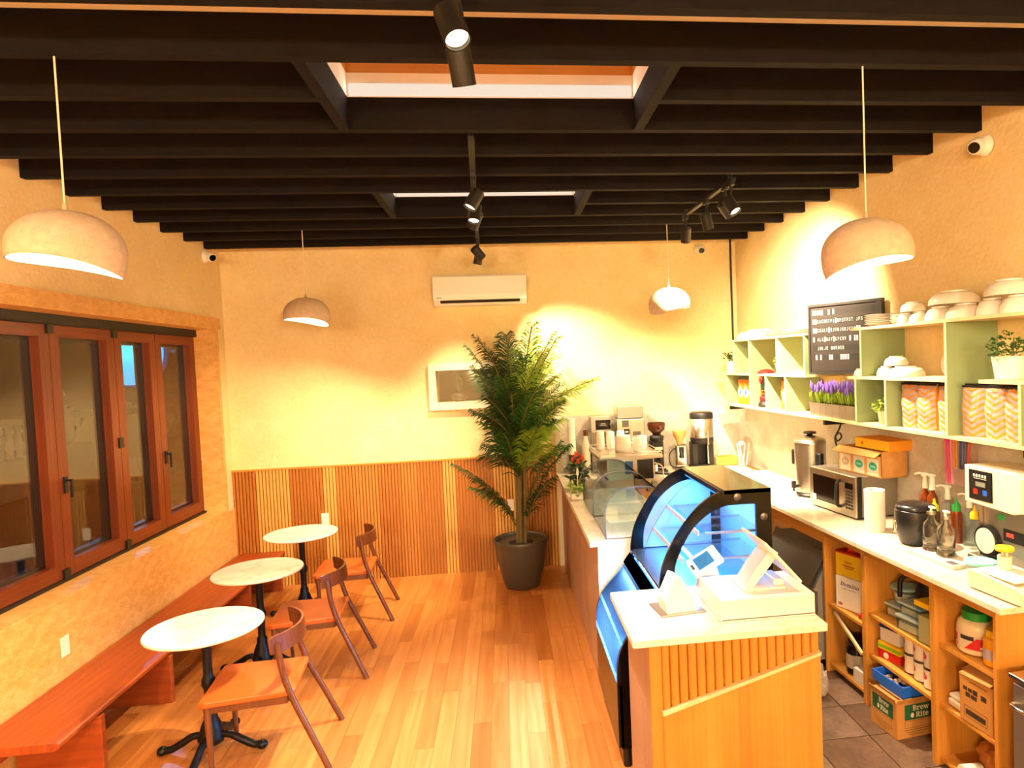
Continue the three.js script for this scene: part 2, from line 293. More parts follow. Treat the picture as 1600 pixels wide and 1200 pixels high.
// ================= LAMPS =================
function shadeGeo(phi0, drop) {
  const R = .188, th = .009, nu = 48, nv = 22, pos = [], idx = [];
  const ring = (r0) => { for (let j = 0; j <= nv; j++) for (let i = 0; i <= nu; i++) {
    const f = i / nu * Math.PI * 2, lim = (105 + drop * Math.cos(f - phi0) + 3 * Math.cos(2 * (f - phi0))) * Math.PI / 180, t = .04 + (lim - .04) * j / nv;
    const r = r0 * Math.pow(Math.sin(t), .92), y = (r0 / R) * (Math.cos(t) > 0 ? .15 : .22) * Math.cos(t);
    pos.push(r * Math.cos(f), y, r * Math.sin(f)); } };
  ring(R); ring(R - th);
  const n = nu + 1, o = (nv + 1) * n;
  for (let j = 0; j < nv; j++) for (let i = 0; i < nu; i++) { const a = j * n + i, b = a + n; idx.push(a, a + 1, b, b, a + 1, b + 1, o + a, o + b, o + a + 1, o + b, o + b + 1, o + a + 1); }
  for (let i = 0; i < nu; i++) { const a = nv * n + i; idx.push(a, a + 1, o + a, o + a, a + 1, o + a + 1); }
  const g = new THREE.BufferGeometry(); g.setAttribute('position', new THREE.Float32BufferAttribute(pos, 3)); g.setAttribute('uv', new THREE.Float32BufferAttribute(new Float32Array(pos.length / 3 * 2), 2)); g.setIndex(idx); g.computeVertexNormals(); return g;
}
function pendant(x, top, z, phi0, drop, label, power = PEND) {
  const t = thing('pendant_lamp', label, 'pendant lamp', [x, top, z], 0, 'speckled plaster pendant lamps');
  mesh(t, 'cord', rod([0, .02, 0], [0, BY - top, 0], .0035), M.cream);
  mesh(t, 'cord_cap', lathe([[.0, .03], [.006, .03], [.012, .0], [.014, -.006], [0, -.006]]), M.shade);
  const s = mesh(t, 'lamp_shade', shadeGeo(phi0, drop), M.shade); s.position.y = -.15;
  const b = mesh(t, 'light_bulb', ball(.045, 0, 0, 0), glow(0xffe8c8, 24)); b.position.y = -.11;
  mesh(t, 'bulb_socket', cyl(.02, .02, .05, 0, -.045, 0), M.black);
  const l = new THREE.PointLight(0xffdfb0, power, 0, 2); l.position.set(0, -.11, 0); l.castShadow = true; l.shadow.radius = 2.2; t.add(l);
}
const PEND = 12;
pendant(-1.605, 2.80, -2.75, -.35, 9, 'speckled plaster pendant lamp nearest the camera on the window side', 9);
pendant(1.573, 2.725, -2.75, -2.75, 9, 'speckled plaster pendant lamp above the right wall shelves', 8);
pendant(-1.655, 2.80, -6.0, -.6, 8, 'small-looking plaster pendant lamp hanging before the far wall left of the air conditioner');
pendant(1.517, 2.80, -6.0, 2.5, 9, 'plaster pendant lamp hanging over the far counter by the right corner');

function trackHead(t, x, z, y, aim, power, lit, color = 0xffe0b6, wide = .5) {
  // short stem, yoke and a can turned towards aim
  const d = V(...aim).sub(V(x, y - .13, z)).normalize(), c = V(x, y - .155, z), q = new THREE.Quaternion().setFromUnitVectors(V(0, -1, 0), d);
  const h = new THREE.Group(); h.name = 'lamp_head'; t.add(h);
  mesh(h, 'adapter', [box(.032, .028, .09, x, y - .012, z), rod([x, y - .02, z], [x, y - .085, z], .011)], M.black);
  const can = lathe([[0, .062], [.036, .062], [.042, .056], [.042, -.062], [.037, -.062], [.037, -.04], [0, -.04]], 0, 0, 0, 24).applyQuaternion(q).translate(c.x, c.y, c.z);
  mesh(h, 'can', can, M.black);
  mesh(h, 'yoke', rod([x, y - .085, z], c.clone().addScaledVector(d, -.02).toArray(), .009), M.black);
  mesh(h, 'lens', cyl(.036, .036, .004).applyQuaternion(q).translate(...c.clone().addScaledVector(d, .046).toArray()), glow(0xffe2b4, lit));
  const p = c.clone().addScaledVector(d, .062);
  spot(h, p.toArray(), aim, power, wide, color, .8);
}
function track(name, label, a, b, heads) {
  const t = thing(name, label, 'track light');
  mesh(t, 'rail', bar(a, b, .034, .02), M.black);
  for (const z of [a[2] - .06, b[2] + .06]) mesh(t, 'mount', box(.03, .05, .03, a[0] + (b[0] - a[0]) * (z - a[2]) / (b[2] - a[2]), a[1] + .02, z), M.black);
  for (const [k, aim, pw, lit, col, wide] of heads) trackHead(t, a[0] + (b[0] - a[0]) * k, a[2] + (b[2] - a[2]) * k, a[1] - .01, aim, pw, lit, col, wide);
}
const SP = 120, TY = BY - .012;
track('track_light', 'black ceiling track with lamp heads closest to the camera, some added out of view', [-.22, TY, 1.1], [-.1, TY, -2.42], [[.34, [-2.7, 2.5, -1.9], 50, 12], [.46, [2.75, 2.5, -1.6], 50, 12], [.66, [-1.9, .4, -2.8], 45, 12], [.91, [.75, .3, -.9], 26, 14, 0xffe0d6], [.99, [.35, .0, -3.9], 48, 6, 0xffe4d4]]);  // the run and heads behind the view are added to brighten the walls
track('track_light', 'black ceiling track with two glowing heads between the skylights', [-.12, TY, -3.62], [-.16, TY, -4.9], [[.5, [-1.7, .4, -3.7], 55, 14], [.8, [-.6, 0, -3.6], 38, 14, 0xffe4d4], [.97, [-1.5, .6, -6.7], 60, 8]]);
track('track_light', 'short black track with two heads before the far wall', [-.18, TY, -5.75], [-.2, TY, -6.6], [[.6, [.9, 1.9, -7.05], 75, 12], [.95, [-.9, .5, -7.0], 30, 8]]);
track('track_light', 'black ceiling track angled over the kitchen counter', [1.6, TY, -4.45], [1.57, TY, -5.6], [[.05, rf(3.7, 1.2, .3), 80, 12], [.14, rf(1.7, 2.3, .0), 75, 12, 0xffe0b6, .85], [.5, rf(1.5, 1.1, .3), 120, 10], [.97, [1.7, 1.2, -6.7], 85, 8]]);
// opal globe lamps added behind the camera, unseen, to brighten the upper walls
for (const [x, label] of [[-1.45, 'added unseen globe lamp behind the camera on the window side'], [1.5, 'added unseen globe lamp behind the camera on the kitchen side']]) {
  const t = thing('added_globe_lamp', label, 'pendant lamp', [x, 2.55, 3.0], 0, 'added unseen globe lamps behind the camera');
  mesh(t, 'cord', rod([0, .16, 0], [0, BY - 2.55, 0], .004), M.black);
  mesh(t, 'cap', cyl(.05, .06, .04, 0, .16, 0), M.black);
  mesh(t, 'globe', ball(.16, 0, 0, 0, 1, 1, 1, 28), glow(0xffe6c0, 6));
  const l = new THREE.PointLight(0xffe2b8, 50, 0, 2); l.castShadow = true; l.shadow.radius = 7; t.add(l);
}

// ================= SEATING SIDE =================
{ // bench along the window wall
  const t = thing('bench', 'long orange-brown timber bench along the wall under the windows', 'bench', [-2.53, 0, -5.33]);
  const s = prism([[-.205, .318], [.215, .318], [.235, .335], [.235, .352], [.225, .36], [-.205, .36]], 3.5); s.translate(0, 0, -1.75);
  mesh(t, 'seat_plank', s, M.cherry);
  for (const z of [1.39, .62, -.79, -1.6]) mesh(t, 'leg', rbox(.44, .318, .042, .006, .02, .159, z), M.cherryX);
  mesh(t, 'stretcher', box(.03, .07, 3.3, -.12, .27, 0), M.cherry);
}
function bistroTable(x, z, label) {
  const t = thing('bistro_table', label, 'table', [x, 0, z], 0, 'round marble bistro tables');
  mesh(t, 'tabletop', lathe([[0, .718], [.296, .718], [.306, .722], [.31, .729], [.308, .737], [.302, .741], [0, .741]], 0, 0, 0, 64), M.marble);
  mesh(t, 'top_plate', [box(.3, .012, .035, 0, .711, 0), box(.035, .012, .3, 0, .711, 0)], M.iron);
  mesh(t, 'post', lathe([[0, .71], [.045, .71], [.045, .695], [.026, .68], [.024, .5], [.026, .45], [.036, .43], [.037, .40], [.027, .375], [.024, .3], [.026, .25], [.035, .235], [.037, .2], [.05, .17], [.06, .14], [.062, .11], [.075, .09], [.06, .06], [0, .06]], 0, 0, 0, 24), M.iron);
  for (let k = 0; k < 4; k++) {
    const a = k * Math.PI / 2 + .06, c = Math.cos(a), s = Math.sin(a), P = (r, y) => [r * c, y, r * s];
    mesh(t, 'foot', [tube([P(.03, .1), P(.1, .1), P(.17, .062), P(.235, .03), P(.275, .028)], .021, 18, 8), ball(.026, ...P(.28, .026), 1.15, 1, 1.15, 12)], M.iron);
  }
  return t;
}
bistroTable(-1.765, -4.02, 'round marble bistro table nearest the camera on a black iron foot');
bistroTable(-1.85, -5.10, 'middle one of the three round marble bistro tables');
bistroTable(-1.862, -6.19, 'round marble bistro table nearest the slatted far wall');
function diningChair(x, z, turn, label) {    // seat faces -x
  const t = thing('dining_chair', label, 'chair', [x, 0, z], turn, 'walnut dining chairs with orange seats');
  const seat = prism([[-.245, -.225], [-.22, -.235], [.2, -.215], [.215, -.2], [.215, .2], [.2, .215], [-.22, .235], [-.245, .225]], .018, .008); seat.rotateX(-Math.PI / 2); seat.translate(0, .418, 0);
  mesh(t, 'seat', seat, M.leather);
  mesh(t, 'seat_rail', [box(.40, .038, .022, -.015, .392, .212), box(.40, .038, .022, -.015, .392, -.212), box(.022, .038, .40, -.225, .392, 0), box(.022, .038, .40, .19, .392, 0)], M.walnut);
  for (const s of [-1, 1]) {
    mesh(t, 'front_leg', rod([-.205, 0, s * .222], [-.215, .41, s * .218], .012, .018, 14), M.walnut);
    mesh(t, 'rear_leg', new THREE.TubeGeometry(new THREE.CatmullRomCurve3([V(.385, 0, s * .262), V(.30, .2, s * .25), V(.215, .4, s * .234), V(.175, .53, s * .23), V(.158, .64, s * .228), V(.15, .71, s * .226)]), 30, .0165, 10), M.walnut);
  }
  const g = new THREE.BufferGeometry(), pos = [], idx = [], n = 24;
  for (let i = 0; i <= n; i++) { const f = i / n * 2 - 1, zz = f * .252, xx = .245 - .12 * Math.pow(Math.abs(f), 2.2), th = .014, h0 = .655, h1 = .752; const e = Math.abs(f) > .96 ? .006 : 0;
    pos.push(xx - th / 2, h0 + e, zz, xx - th / 2 - .008, h1 - e, zz, xx + th / 2 - .008, h1 - e, zz, xx + th / 2, h0 + e, zz);
    if (i) { const k = i * 4, p = k - 4; for (let q = 0; q < 4; q++) { const r = (q + 1) % 4; idx.push(p + q, p + r, k + q, k + q, p + r, k + r); } } }
  idx.push(0, 2, 1, 0, 3, 2, n * 4, n * 4 + 1, n * 4 + 2, n * 4, n * 4 + 2, n * 4 + 3);
  g.setAttribute('position', new THREE.Float32BufferAttribute(pos, 3)); g.setAttribute('uv', new THREE.Float32BufferAttribute(new Float32Array(pos.length / 3 * 2), 2)); g.setIndex(idx); const g2 = g.toNonIndexed(); g2.computeVertexNormals();
  mesh(t, 'backrest', g2, M.walnut);
}
diningChair(-1.455, -3.95, .1, 'walnut chair with orange seat, nearest the camera');
diningChair(-1.46, -5.02, .08, 'walnut chair with orange seat at the middle marble table');
diningChair(-1.45, -6.1, .06, 'walnut chair with orange seat closest to the slatted wall');

{ // palm in a pot
  const t = thing('potted_palm', 'tall feathery palm in a dark round floor pot', 'palm', [.085, 0, -6.53]);
  mesh(t, 'pot', lathe([[0, .0], [.15, 0], [.17, .01], [.215, .17], [.245, .32], [.256, .43], [.265, .435], [.265, .468], [.25, .468], [.243, .43], [0, .42]], 0, 0, 0, 48), M.pot);
  mesh(t, 'soil', cyl(.24, .24, .02, 0, .415, 0), M.soil);
  const stems = [[[0, .42, 0], [.0, .8, 0], [.04, 1.62, 0]], [[.04, .42, .03], [.06, .8, .03], [.06, 1.35, .02]], [[-.03, .42, .02], [-.02, .9, .02], [-.03, 1.3, .02]], [[.02, .42, -.04], [.04, .9, -.05], [.1, 1.4, -.04]]];
  stems.forEach((s, i) => mesh(t, 'stem', tube(s, i ? .015 : .034, 14, 8), M.trunk));
  function frond(base, dir, len, rise, droop, mat, leafL) {
    const P = [], N = 26, d = V(dir[0], 0, dir[1]).normalize();
    for (let i = 0; i <= N; i++) { const s = i / N; P.push(V(base[0], base[1], base[2]).addScaledVector(d, len * (s * .55 + .45 * s * s) * (1 - .25 * (1 - droop))).add(V(0, rise * s - droop * len * .75 * s * s, 0))); }
    const pos = [], side = V().crossVectors(d, V(0, 1, 0)).normalize();
    for (let i = 3; i <= N; i++) for (const sg of [-1, 1]) for (const h of [0, .5]) {
      const p = P[i].clone(); if (h && i < N) p.lerp(P[i + 1], h);
      const tan = P[Math.min(N, i + 1)].clone().sub(P[i - 1]).normalize(), s = i / N, L = leafL * (.45 + .75 * Math.sin(Math.PI * Math.min(1, s * .9 + .12))) * rr(.85, 1.1);
      const out = side.clone().multiplyScalar(sg * rr(.75, 1)).addScaledVector(tan, .75).add(V(0, rr(-.35, .3), 0)).normalize();
      const w = tan.clone().multiplyScalar(.0048), mid = p.clone().addScaledVector(out, L * .5).add(V(0, .012, 0)), tip = p.clone().addScaledVector(out, L).add(V(0, -L * .28, 0));
      const a = p.clone().sub(w), b = p.clone().add(w), c = mid.clone().add(w.clone().multiplyScalar(1.2)), e = mid.clone().sub(w.clone().multiplyScalar(1.2));
      for (const q of [a, b, c, a, c, e, e, c, tip]) pos.push(q.x, q.y, q.z);
    }
    const g = new THREE.BufferGeometry(); g.setAttribute('position', new THREE.Float32BufferAttribute(pos, 3)); g.setAttribute('uv', new THREE.Float32BufferAttribute(new Float32Array(pos.length / 3 * 2), 2)); g.computeVertexNormals();
    const f = mesh(t, 'frond', g, mat);
    mesh(f, 'rachis', new THREE.TubeGeometry(new THREE.CatmullRomCurve3(P), 20, .0055, 6), M.trunk);
  }
  const A = (deg) => [Math.cos(deg * Math.PI / 180), Math.sin(deg * Math.PI / 180)];
  // angle 0 = to the right of the picture, 90 = to the camera
  const F = [[-.05, .6, .03, 172, .66, .8, .35, 2, .17], [-.04, .6, .05, 150, .5, .66, .42, 2, .16], [.06, .62, .03, 14, .5, .86, .4, 2, .16], [.06, .6, .05, 50, .46, .66, .5, 2, .15], [-.03, .62, .04, 190, .5, .5, .4, 0, .15], [.05, .7, .0, -12, .46, .8, .4, 0, .15],
    [.1, 1.45, 0, 5, .8, .8, .45, 1, .19], [.1, 1.5, 0, -12, .72, .62, .4, 1, .19], [.06, 1.5, 0, 30, .5, 1.0, .3, 1, .2], [.02, 1.5, 0, -40, .4, 1.05, .25, 1, .2]];
  for (let i = 0; i < 46; i++) { const q = i / 46, y = 1.0 + .62 * q, a = i * 137.5; F.push([rr(-.04, .1), y, rr(-.05, .05), a, rr(.34, .52), rr(.45, .62) + .42 * q, .62 - .35 * q, Math.cos((a - 20) * Math.PI / 180) > .35 ? (i % 2 ? 1 : 0) : (i % 3 ? 2 : 0), rr(.2, .25)]); }  // fronds to the right take the lighter leaf: the lit side painted in
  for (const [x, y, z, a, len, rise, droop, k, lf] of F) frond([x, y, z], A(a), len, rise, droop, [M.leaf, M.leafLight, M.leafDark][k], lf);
}
{ // split air conditioner
  const t = thing('air_conditioner', 'white split air conditioner high on the far wall', 'air conditioner', [-.21, 2.785, DZ]);
  mesh(t, 'housing', at(prism([[.0, .0], [.15, 0], [.205, .05], [.21, .1], [.205, .275], [.19, .29], [0, .29]], .93, .004), -.465, 0, 0, 0, 0, 0).applyMatrix4(new THREE.Matrix4().makeTranslation(0, 0, 0)).translate(.465, 0, -.465).rotateY(-Math.PI / 2).translate(0, 0, 0), M.plastic);
  mesh(t, 'louver', [box(.80, .006, .03, .0, .006, .168, -.74, 0, 0)], M.plastic);
  mesh(t, 'outlet_slot', box(.80, .006, .036, 0, .032, .191, -.74, 0, 0), M.black);
  mesh(t, 'badge', box(.05, .008, .002, -.41, .07, .2115), M.grey);
}
function turretCamera(label, pos, outDir, look) {
  const t = thing('security_camera', label, 'security camera', pos, 0, 'white turret security cameras');
  const o = V(...outDir).normalize(), q = new THREE.Quaternion().setFromUnitVectors(V(0, 1, 0), o), l = V(...look).normalize(), q2 = new THREE.Quaternion().setFromUnitVectors(V(0, 1, 0), l), c = o.clone().multiplyScalar(.055);
  mesh(t, 'base', lathe([[0, 0], [.058, 0], [.06, .01], [.05, .035], [.043, .05], [0, .05]], 0, 0, 0, 28).applyQuaternion(q), M.plastic);
  mesh(t, 'eyeball', lathe([[0, -.045], [.03, -.035], [.046, 0], [.044, .03], [.036, .05], [.034, .048], [0, .048]], 0, 0, 0, 28).applyQuaternion(q2).translate(...c.toArray()), M.plastic);
  mesh(t, 'lens', cyl(.03, .03, .006).applyQuaternion(q2).translate(...c.clone().addScaledVector(l, .05).toArray()), M.blackGloss);
}
turretCamera('white security camera on the window wall under the last ceiling beam', [LX, 3.29, -6.75], [1, 0, 0], [.75, -.35, .55]);
turretCamera('white security camera on the far wall beside the right corner', [2.15, 3.32, DZ], [0, 0, 1], [-.1, -.55, .8]);
turretCamera('white security camera high on the right wall', rf(3.62, 3.27, -.035), [-1, 0, .05], [-.75, -.35, .45]);
tag(mesh(scene, 'outlet_plate', rbox(.075, .12, .008, .003, -1.885, .66, DZ + .033), M.white), 'white outlet plate on the slatted wall above the far table', 'outlet');
tag(mesh(scene, 'outlet_plate', rbox(.075, .12, .008, .003, .0, .68, DZ + .033), M.white), 'white outlet plate on the slatted wall behind the palm', 'outlet');
tag(mesh(scene, 'outlet_plate', rbox(.008, .12, .075, .003, LX + .016, .545, -4.41), M.white), 'white outlet plate on the plywood panel above the bench', 'outlet');
{ // plant in the recess
  const t = thing('potted_plant', 'small leafy plant in a round pot inside the framed wall recess', 'plant', [-.49, NY0, DZ - .17]);
  mesh(t, 'pot', lathe([[0, 0], [.05, 0], [.08, .03], [.085, .06], [.07, .085], [.06, .08], [0, .07]], 0, 0, 0, 24), M.pot);
  const g = []; for (let i = 0; i < 16; i++) { const a = rr(0, 6.28), l = rr(.08, .2), y = rr(.06, .24); g.push(leafBlade([0, .08, 0], [Math.cos(a) * l * .5, .08 + y, Math.sin(a) * l * .3], [Math.cos(a) * l, .08 + y * .8, Math.sin(a) * l * .5], .022)); }
  mesh(t, 'leaves', g, M.leafDark);
}
function leafBlade(a, b, c, w) {         // one folded leaf through three points
  const A = V(...a), B = V(...b), C = V(...c), s = V().crossVectors(C.clone().sub(A), V(0, 1, 0)); if (s.length() < 1e-4) s.set(1, 0, 0); s.normalize().multiplyScalar(w);
  const L = B.clone().add(s), R = B.clone().sub(s), pos = []; for (const q of [A, L, B, A, B, R, L, C, B, B, C, R]) pos.push(q.x, q.y, q.z);
  const g = new THREE.BufferGeometry(); g.setAttribute('position', new THREE.Float32BufferAttribute(pos, 3)); g.setAttribute('uv', new THREE.Float32BufferAttribute(new Float32Array(24), 2)); g.computeVertexNormals(); return g;
}

// ================= SERVICE COUNTERS =================
const laminate = mapped(woodTex(0xb7937a, 0x8a6650, 131, 2, .5), [1.3, .9], .4);
{ // bar counter from the far wall to the display case
  const t = thing('bar_counter', 'brown panelled bar counter with white stone top behind the palm', 'counter', [0, 0, 0]);
  mesh(t, 'worktop', [span(.495, 1.12, .965, 1.0, -6.5, -4.24), span(.495, 2.44, .965, 1.0, -7.055, -6.5)], M.stone);
  for (let z = -7.05, i = 0; i < 4; i++, z += .7) mesh(t, 'front_panel', span(.545, .565, 0, .965, z, z + .697), laminate);
  mesh(t, 'end_panel', span(.545, 1.08, 0, .965, -4.27, -4.245), M.stone);
  mesh(t, 'carcass', span(.565, 1.05, .08, .96, -6.5, -4.28), M.ply);
  mesh(t, 'rear_cabinet', span(1.1, 2.4, .08, .96, -7.05, -6.53), M.ply);
}
// glass curves of the display case, in x (across) and y (up)
const smooth = (pts, n) => new THREE.SplineCurve(pts.map(p => new THREE.Vector2(...p))).getPoints(n).map(p => [p.x, p.y]);
const ARC = smooth([[.752, .925], [.757, .99], [.78, 1.09], [.835, 1.2], [.915, 1.31], [1.0, 1.395], [1.075, 1.437], [1.13, 1.45]], 30);
const INN = smooth([[.835, .95], [.842, 1.06], [.875, 1.15], [.94, 1.255], [1.02, 1.325], [1.09, 1.36], [1.14, 1.372]], 24);
const OGEE = smooth([[.752, .915], [.725, .875], [.66, .80], [.58, .715], [.535, .64], [.517, .56], [.512, .47]], 24);
{
  const t = thing('display_case', 'black refrigerated pastry case with curved glass and blue light', 'display case', [0, 0, 0]);
  const Z0 = -4.2, Z1 = -3.42, BX = 1.375, liner = std(0xa9b4bf, .35, { metalness: .35 });
  mesh(t, 'base', [span(.525, BX, .11, .46, Z0, Z1), span(.512, .54, .12, .465, Z0, Z1)], M.blackGloss);
  for (const [x, z] of [[.56, Z0 + .06], [.56, Z1 - .04], [1.32, Z0 + .06], [1.32, Z1 - .04]]) mesh(t, 'foot', cyl(.022, .022, .11, x, .055, z), M.black);
  for (const [z, n] of [[Z0 - .018, 'end_panel'], [Z1, 'end_panel']]) {
    const s = new THREE.Shape([...ARC, [BX, 1.45], [BX, .92]].map(p => new THREE.Vector2(...p)));
    const h = new THREE.Path([...INN, [1.283, 1.372], [1.29, 1.365], [1.29, .95]].map(p => new THREE.Vector2(...p)).reverse()); s.holes.push(h);
    const e = mesh(t, n, new THREE.ExtrudeGeometry(s, { depth: .018, bevelEnabled: false }).translate(0, 0, z), M.blackGloss);
    mesh(e, z === Z1 ? 'side_glass' : 'inner_liner', new THREE.ShapeGeometry(new THREE.Shape(h.getPoints())).translate(0, 0, z + .009), z === Z1 ? M.glass : liner);
    for (const [x, y] of [[1.19, 1.413], [1.333, 1.3]]) mesh(e, 'glass_clamp', lathe([[0, -.012], [.018, -.012], [.021, -.006], [.021, .006], [.018, .012], [0, .012]], 0, 0, 0, 24).rotateX(Math.PI / 2).translate(x, y, z + .012), std(0x6f6a66, .3, { metalness: .9 }));
    mesh(t, 'lower_side', prism([...OGEE, [.53, .46], [BX, .46], [BX, .92]], .018).translate(0, 0, z), M.blackGloss);
  }
  const zm = (Z0 + Z1) / 2;
  mesh(t, 'curved_glass', ribbon(ARC, Z0, zm - .002), M.glass); mesh(t, 'curved_glass', ribbon(ARC, zm + .002, Z1), M.glass);
  mesh(t, 'glass_seam', ribbon(ARC.map(p => [p[0] - .001, p[1] + .001]), zm - .004, zm + .004), M.black);
  mesh(t, 'far_edge', ribbon(ARC.map(p => [p[0] - .002, p[1] + .002]), Z0, Z0 + .012), M.black);
  mesh(t, 'top_panel', span(1.12, BX, 1.43, 1.452, Z0 - .018, Z1 + .018), M.blackGloss);
  mesh(t, 'top_trim', span(1.10, 1.135, 1.425, 1.45, Z0, Z1), M.black);
  mesh(t, 'front_rail', ribbon([[.745, .93], [.722, .90], [.70, .868]], Z0, Z1), std(0x4a3a38, .25, { metalness: .4 }));
  mesh(t, 'deck', span(.765, 1.345, .93, .945, Z0, Z1), M.steelDull);
  mesh(t, 'front_apron', ribbon(OGEE.slice(6), Z0, Z1), phy(0xeaf3ff, .16, { transmission: .82, thickness: 0 }));
  for (const [q, z0, z1] of [[OGEE.slice(6), zm - .003, zm + .003], [OGEE.slice(6), Z1 - .012, Z1], [OGEE.slice(14, 16), Z0, Z1], [OGEE.slice(22), Z0, Z1]]) mesh(t, 'apron_trim', ribbon(q.map(p => [p[0] - .002, p[1] - .0005]), z0, z1), M.white);
  mesh(t, 'apron_back', span(.80, .815, .47, .92, Z0, Z1), M.white);
  mesh(t, 'rear_door', span(1.35, 1.372, .94, 1.43, Z0, Z1), liner);
  for (const [y, x0] of [[1.08, .90], [1.22, .99]]) {
    const s = mesh(t, 'glass_shelf', span(x0, 1.33, y, y + .006, Z0 + .03, Z1 - .03), M.acrylic);
    mesh(s, 'bracket', [span(x0 + .04, 1.34, y - .012, y, Z0 + .04, Z0 + .05), span(x0 + .04, 1.34, y - .012, y, zm - .005, zm + .005), span(x0 + .04, 1.34, y - .012, y, Z1 - .05, Z1 - .04)], M.steel);
    mesh(s, 'price_rail', span(x0 - .006, x0, y - .012, y + .012, Z0 + .03, Z1 - .03), M.white);
    mesh(s, 'light_tube', rod([x0 + .05, y - .016, Z0 + .06], [x0 + .05, y - .016, Z1 - .06], .007), glow(0x3f9cff, 2.2));
    const l = new THREE.RectAreaLight(0x2a98ff, 220, .02, .62); l.position.set(x0 + .06, y - .03, zm); l.rotation.set(-Math.PI / 2, 0, 0); l.castShadow = true; t.add(l);
  }
  mesh(t, 'light_tube', rod([1.12, 1.415, Z0 + .05], [1.12, 1.415, Z1 - .05], .009), glow(0x4aa4ff, 2.6));
  { const l = new THREE.RectAreaLight(0x2a98ff, 540, .03, .66); l.position.set(1.12, 1.40, zm); l.rotation.set(-Math.PI / 2, 0, 0); l.castShadow = true; t.add(l); }
  mesh(t, 'light_tube', rod([.775, .88, Z0 + .05], [.775, .88, Z1 - .05], .009), glow(0x4aa4ff, 2.6));
  { const l = new THREE.RectAreaLight(0x7ab8ff, 3600, .03, .66); l.position.set(.765, .87, zm); l.rotation.set(-Math.PI / 2, 0, 0); l.rotation.z = 0; l.castShadow = true; t.add(l); }
}
for (const [z0, z1, label] of [[-4.86, -4.26, 'clear domed pastry cover on the bar next to the display case'], [-5.5, -4.92, 'clear domed pastry cover farther along the bar toward the flowers']]) {
  const t = thing('pastry_cover', label, 'pastry cover', [0, 1.0, 0], 0, 'clear acrylic pastry covers');
  const C = smooth([[.605, .005], [.603, .12], [.61, .2], [.645, .275], [.72, .325], [.82, .338], [.92, .325], [.995, .275], [1.03, .2], [1.037, .12], [1.035, .005]], 36);
  mesh(t, 'canopy', ribbon(C, z0, z1), M.acrylic);
  for (const z of [z0, z1]) {
    const e = mesh(t, 'end_wall', new THREE.ShapeGeometry(new THREE.Shape(C.map(p => new THREE.Vector2(...p)))).translate(0, 0, z), M.acrylic);
    mesh(e, 'edge', new THREE.TubeGeometry(new THREE.CatmullRomCurve3(C.map(p => V(p[0], p[1], z))), 60, .0035, 6), phy(0x9aa7b5, .1, { transmission: .6, thickness: 0 }));
  }
  mesh(t, 'tray', [rbox(.43, .012, z1 - z0 - .02, .004, .82, .012, (z0 + z1) / 2)], M.white);
  mesh(t, 'display_board', span(.63, 1.01, .10, .106, z0 + .04, z1 - .03), phy(0xdff3fa, .1, { transmission: .85, thickness: 0 }));
  mesh(t, 'board_leg', [span(.65, .66, .018, .1, z0 + .06, z0 + .07), span(.98, .99, .018, .1, z0 + .06, z0 + .07), span(.65, .66, .018, .1, z1 - .07, z1 - .06), span(.98, .99, .018, .1, z1 - .07, z1 - .06)], M.acrylic);
}
{ // register counter
  const t = thing('register_counter', 'fluted timber till counter with marble top', 'counter', [0, 0, 0]);
  const X0 = .552, X1 = 1.31, Z0 = -3.26, Z1 = -2.745;
  mesh(t, 'worktop', rbox(.85, .036, .60, .006, .9, .982, -2.99), M.marble);
  mesh(t, 'carcass', span(X0 + .012, X1, 0, .964, Z0, Z1 - .012), M.ply);
  for (let i = 0; i < 3; i++) mesh(t, 'side_tile', span(X0, X0 + .012, i * .322 + .002, i * .322 + .32, Z0, Z1 - .014), laminate);
  mesh(t, 'corner_post', span(X0, X0 + .05, 0, .964, Z1 - .012, Z1 + .012), M.ply);
  const p = .0392, g = uvBox(new THREE.CylinderGeometry(.019, .019, .964, 14, 1, false, -Math.PI / 2, Math.PI).scale(1, 1, 1.05));
  for (let x = X0 + .07, i = 0; x < X1 - .01; x += p, i++) mesh(t, 'flute', g, M.ply, true).position.set(x, .482, Z1 - .008);
  mesh(t, 'slanted_panel', prism([[.60, 0], [1.3, 0], [1.3, .852], [.60, .655]], .018).translate(0, 0, Z1 + .01), M.ply);
  mesh(t, 'panel_lip', prism([[.598, .655], [1.302, .853], [1.302, .868], [.598, .67]], .026).translate(0, 0, Z1 + .008), M.plyEdge);
}
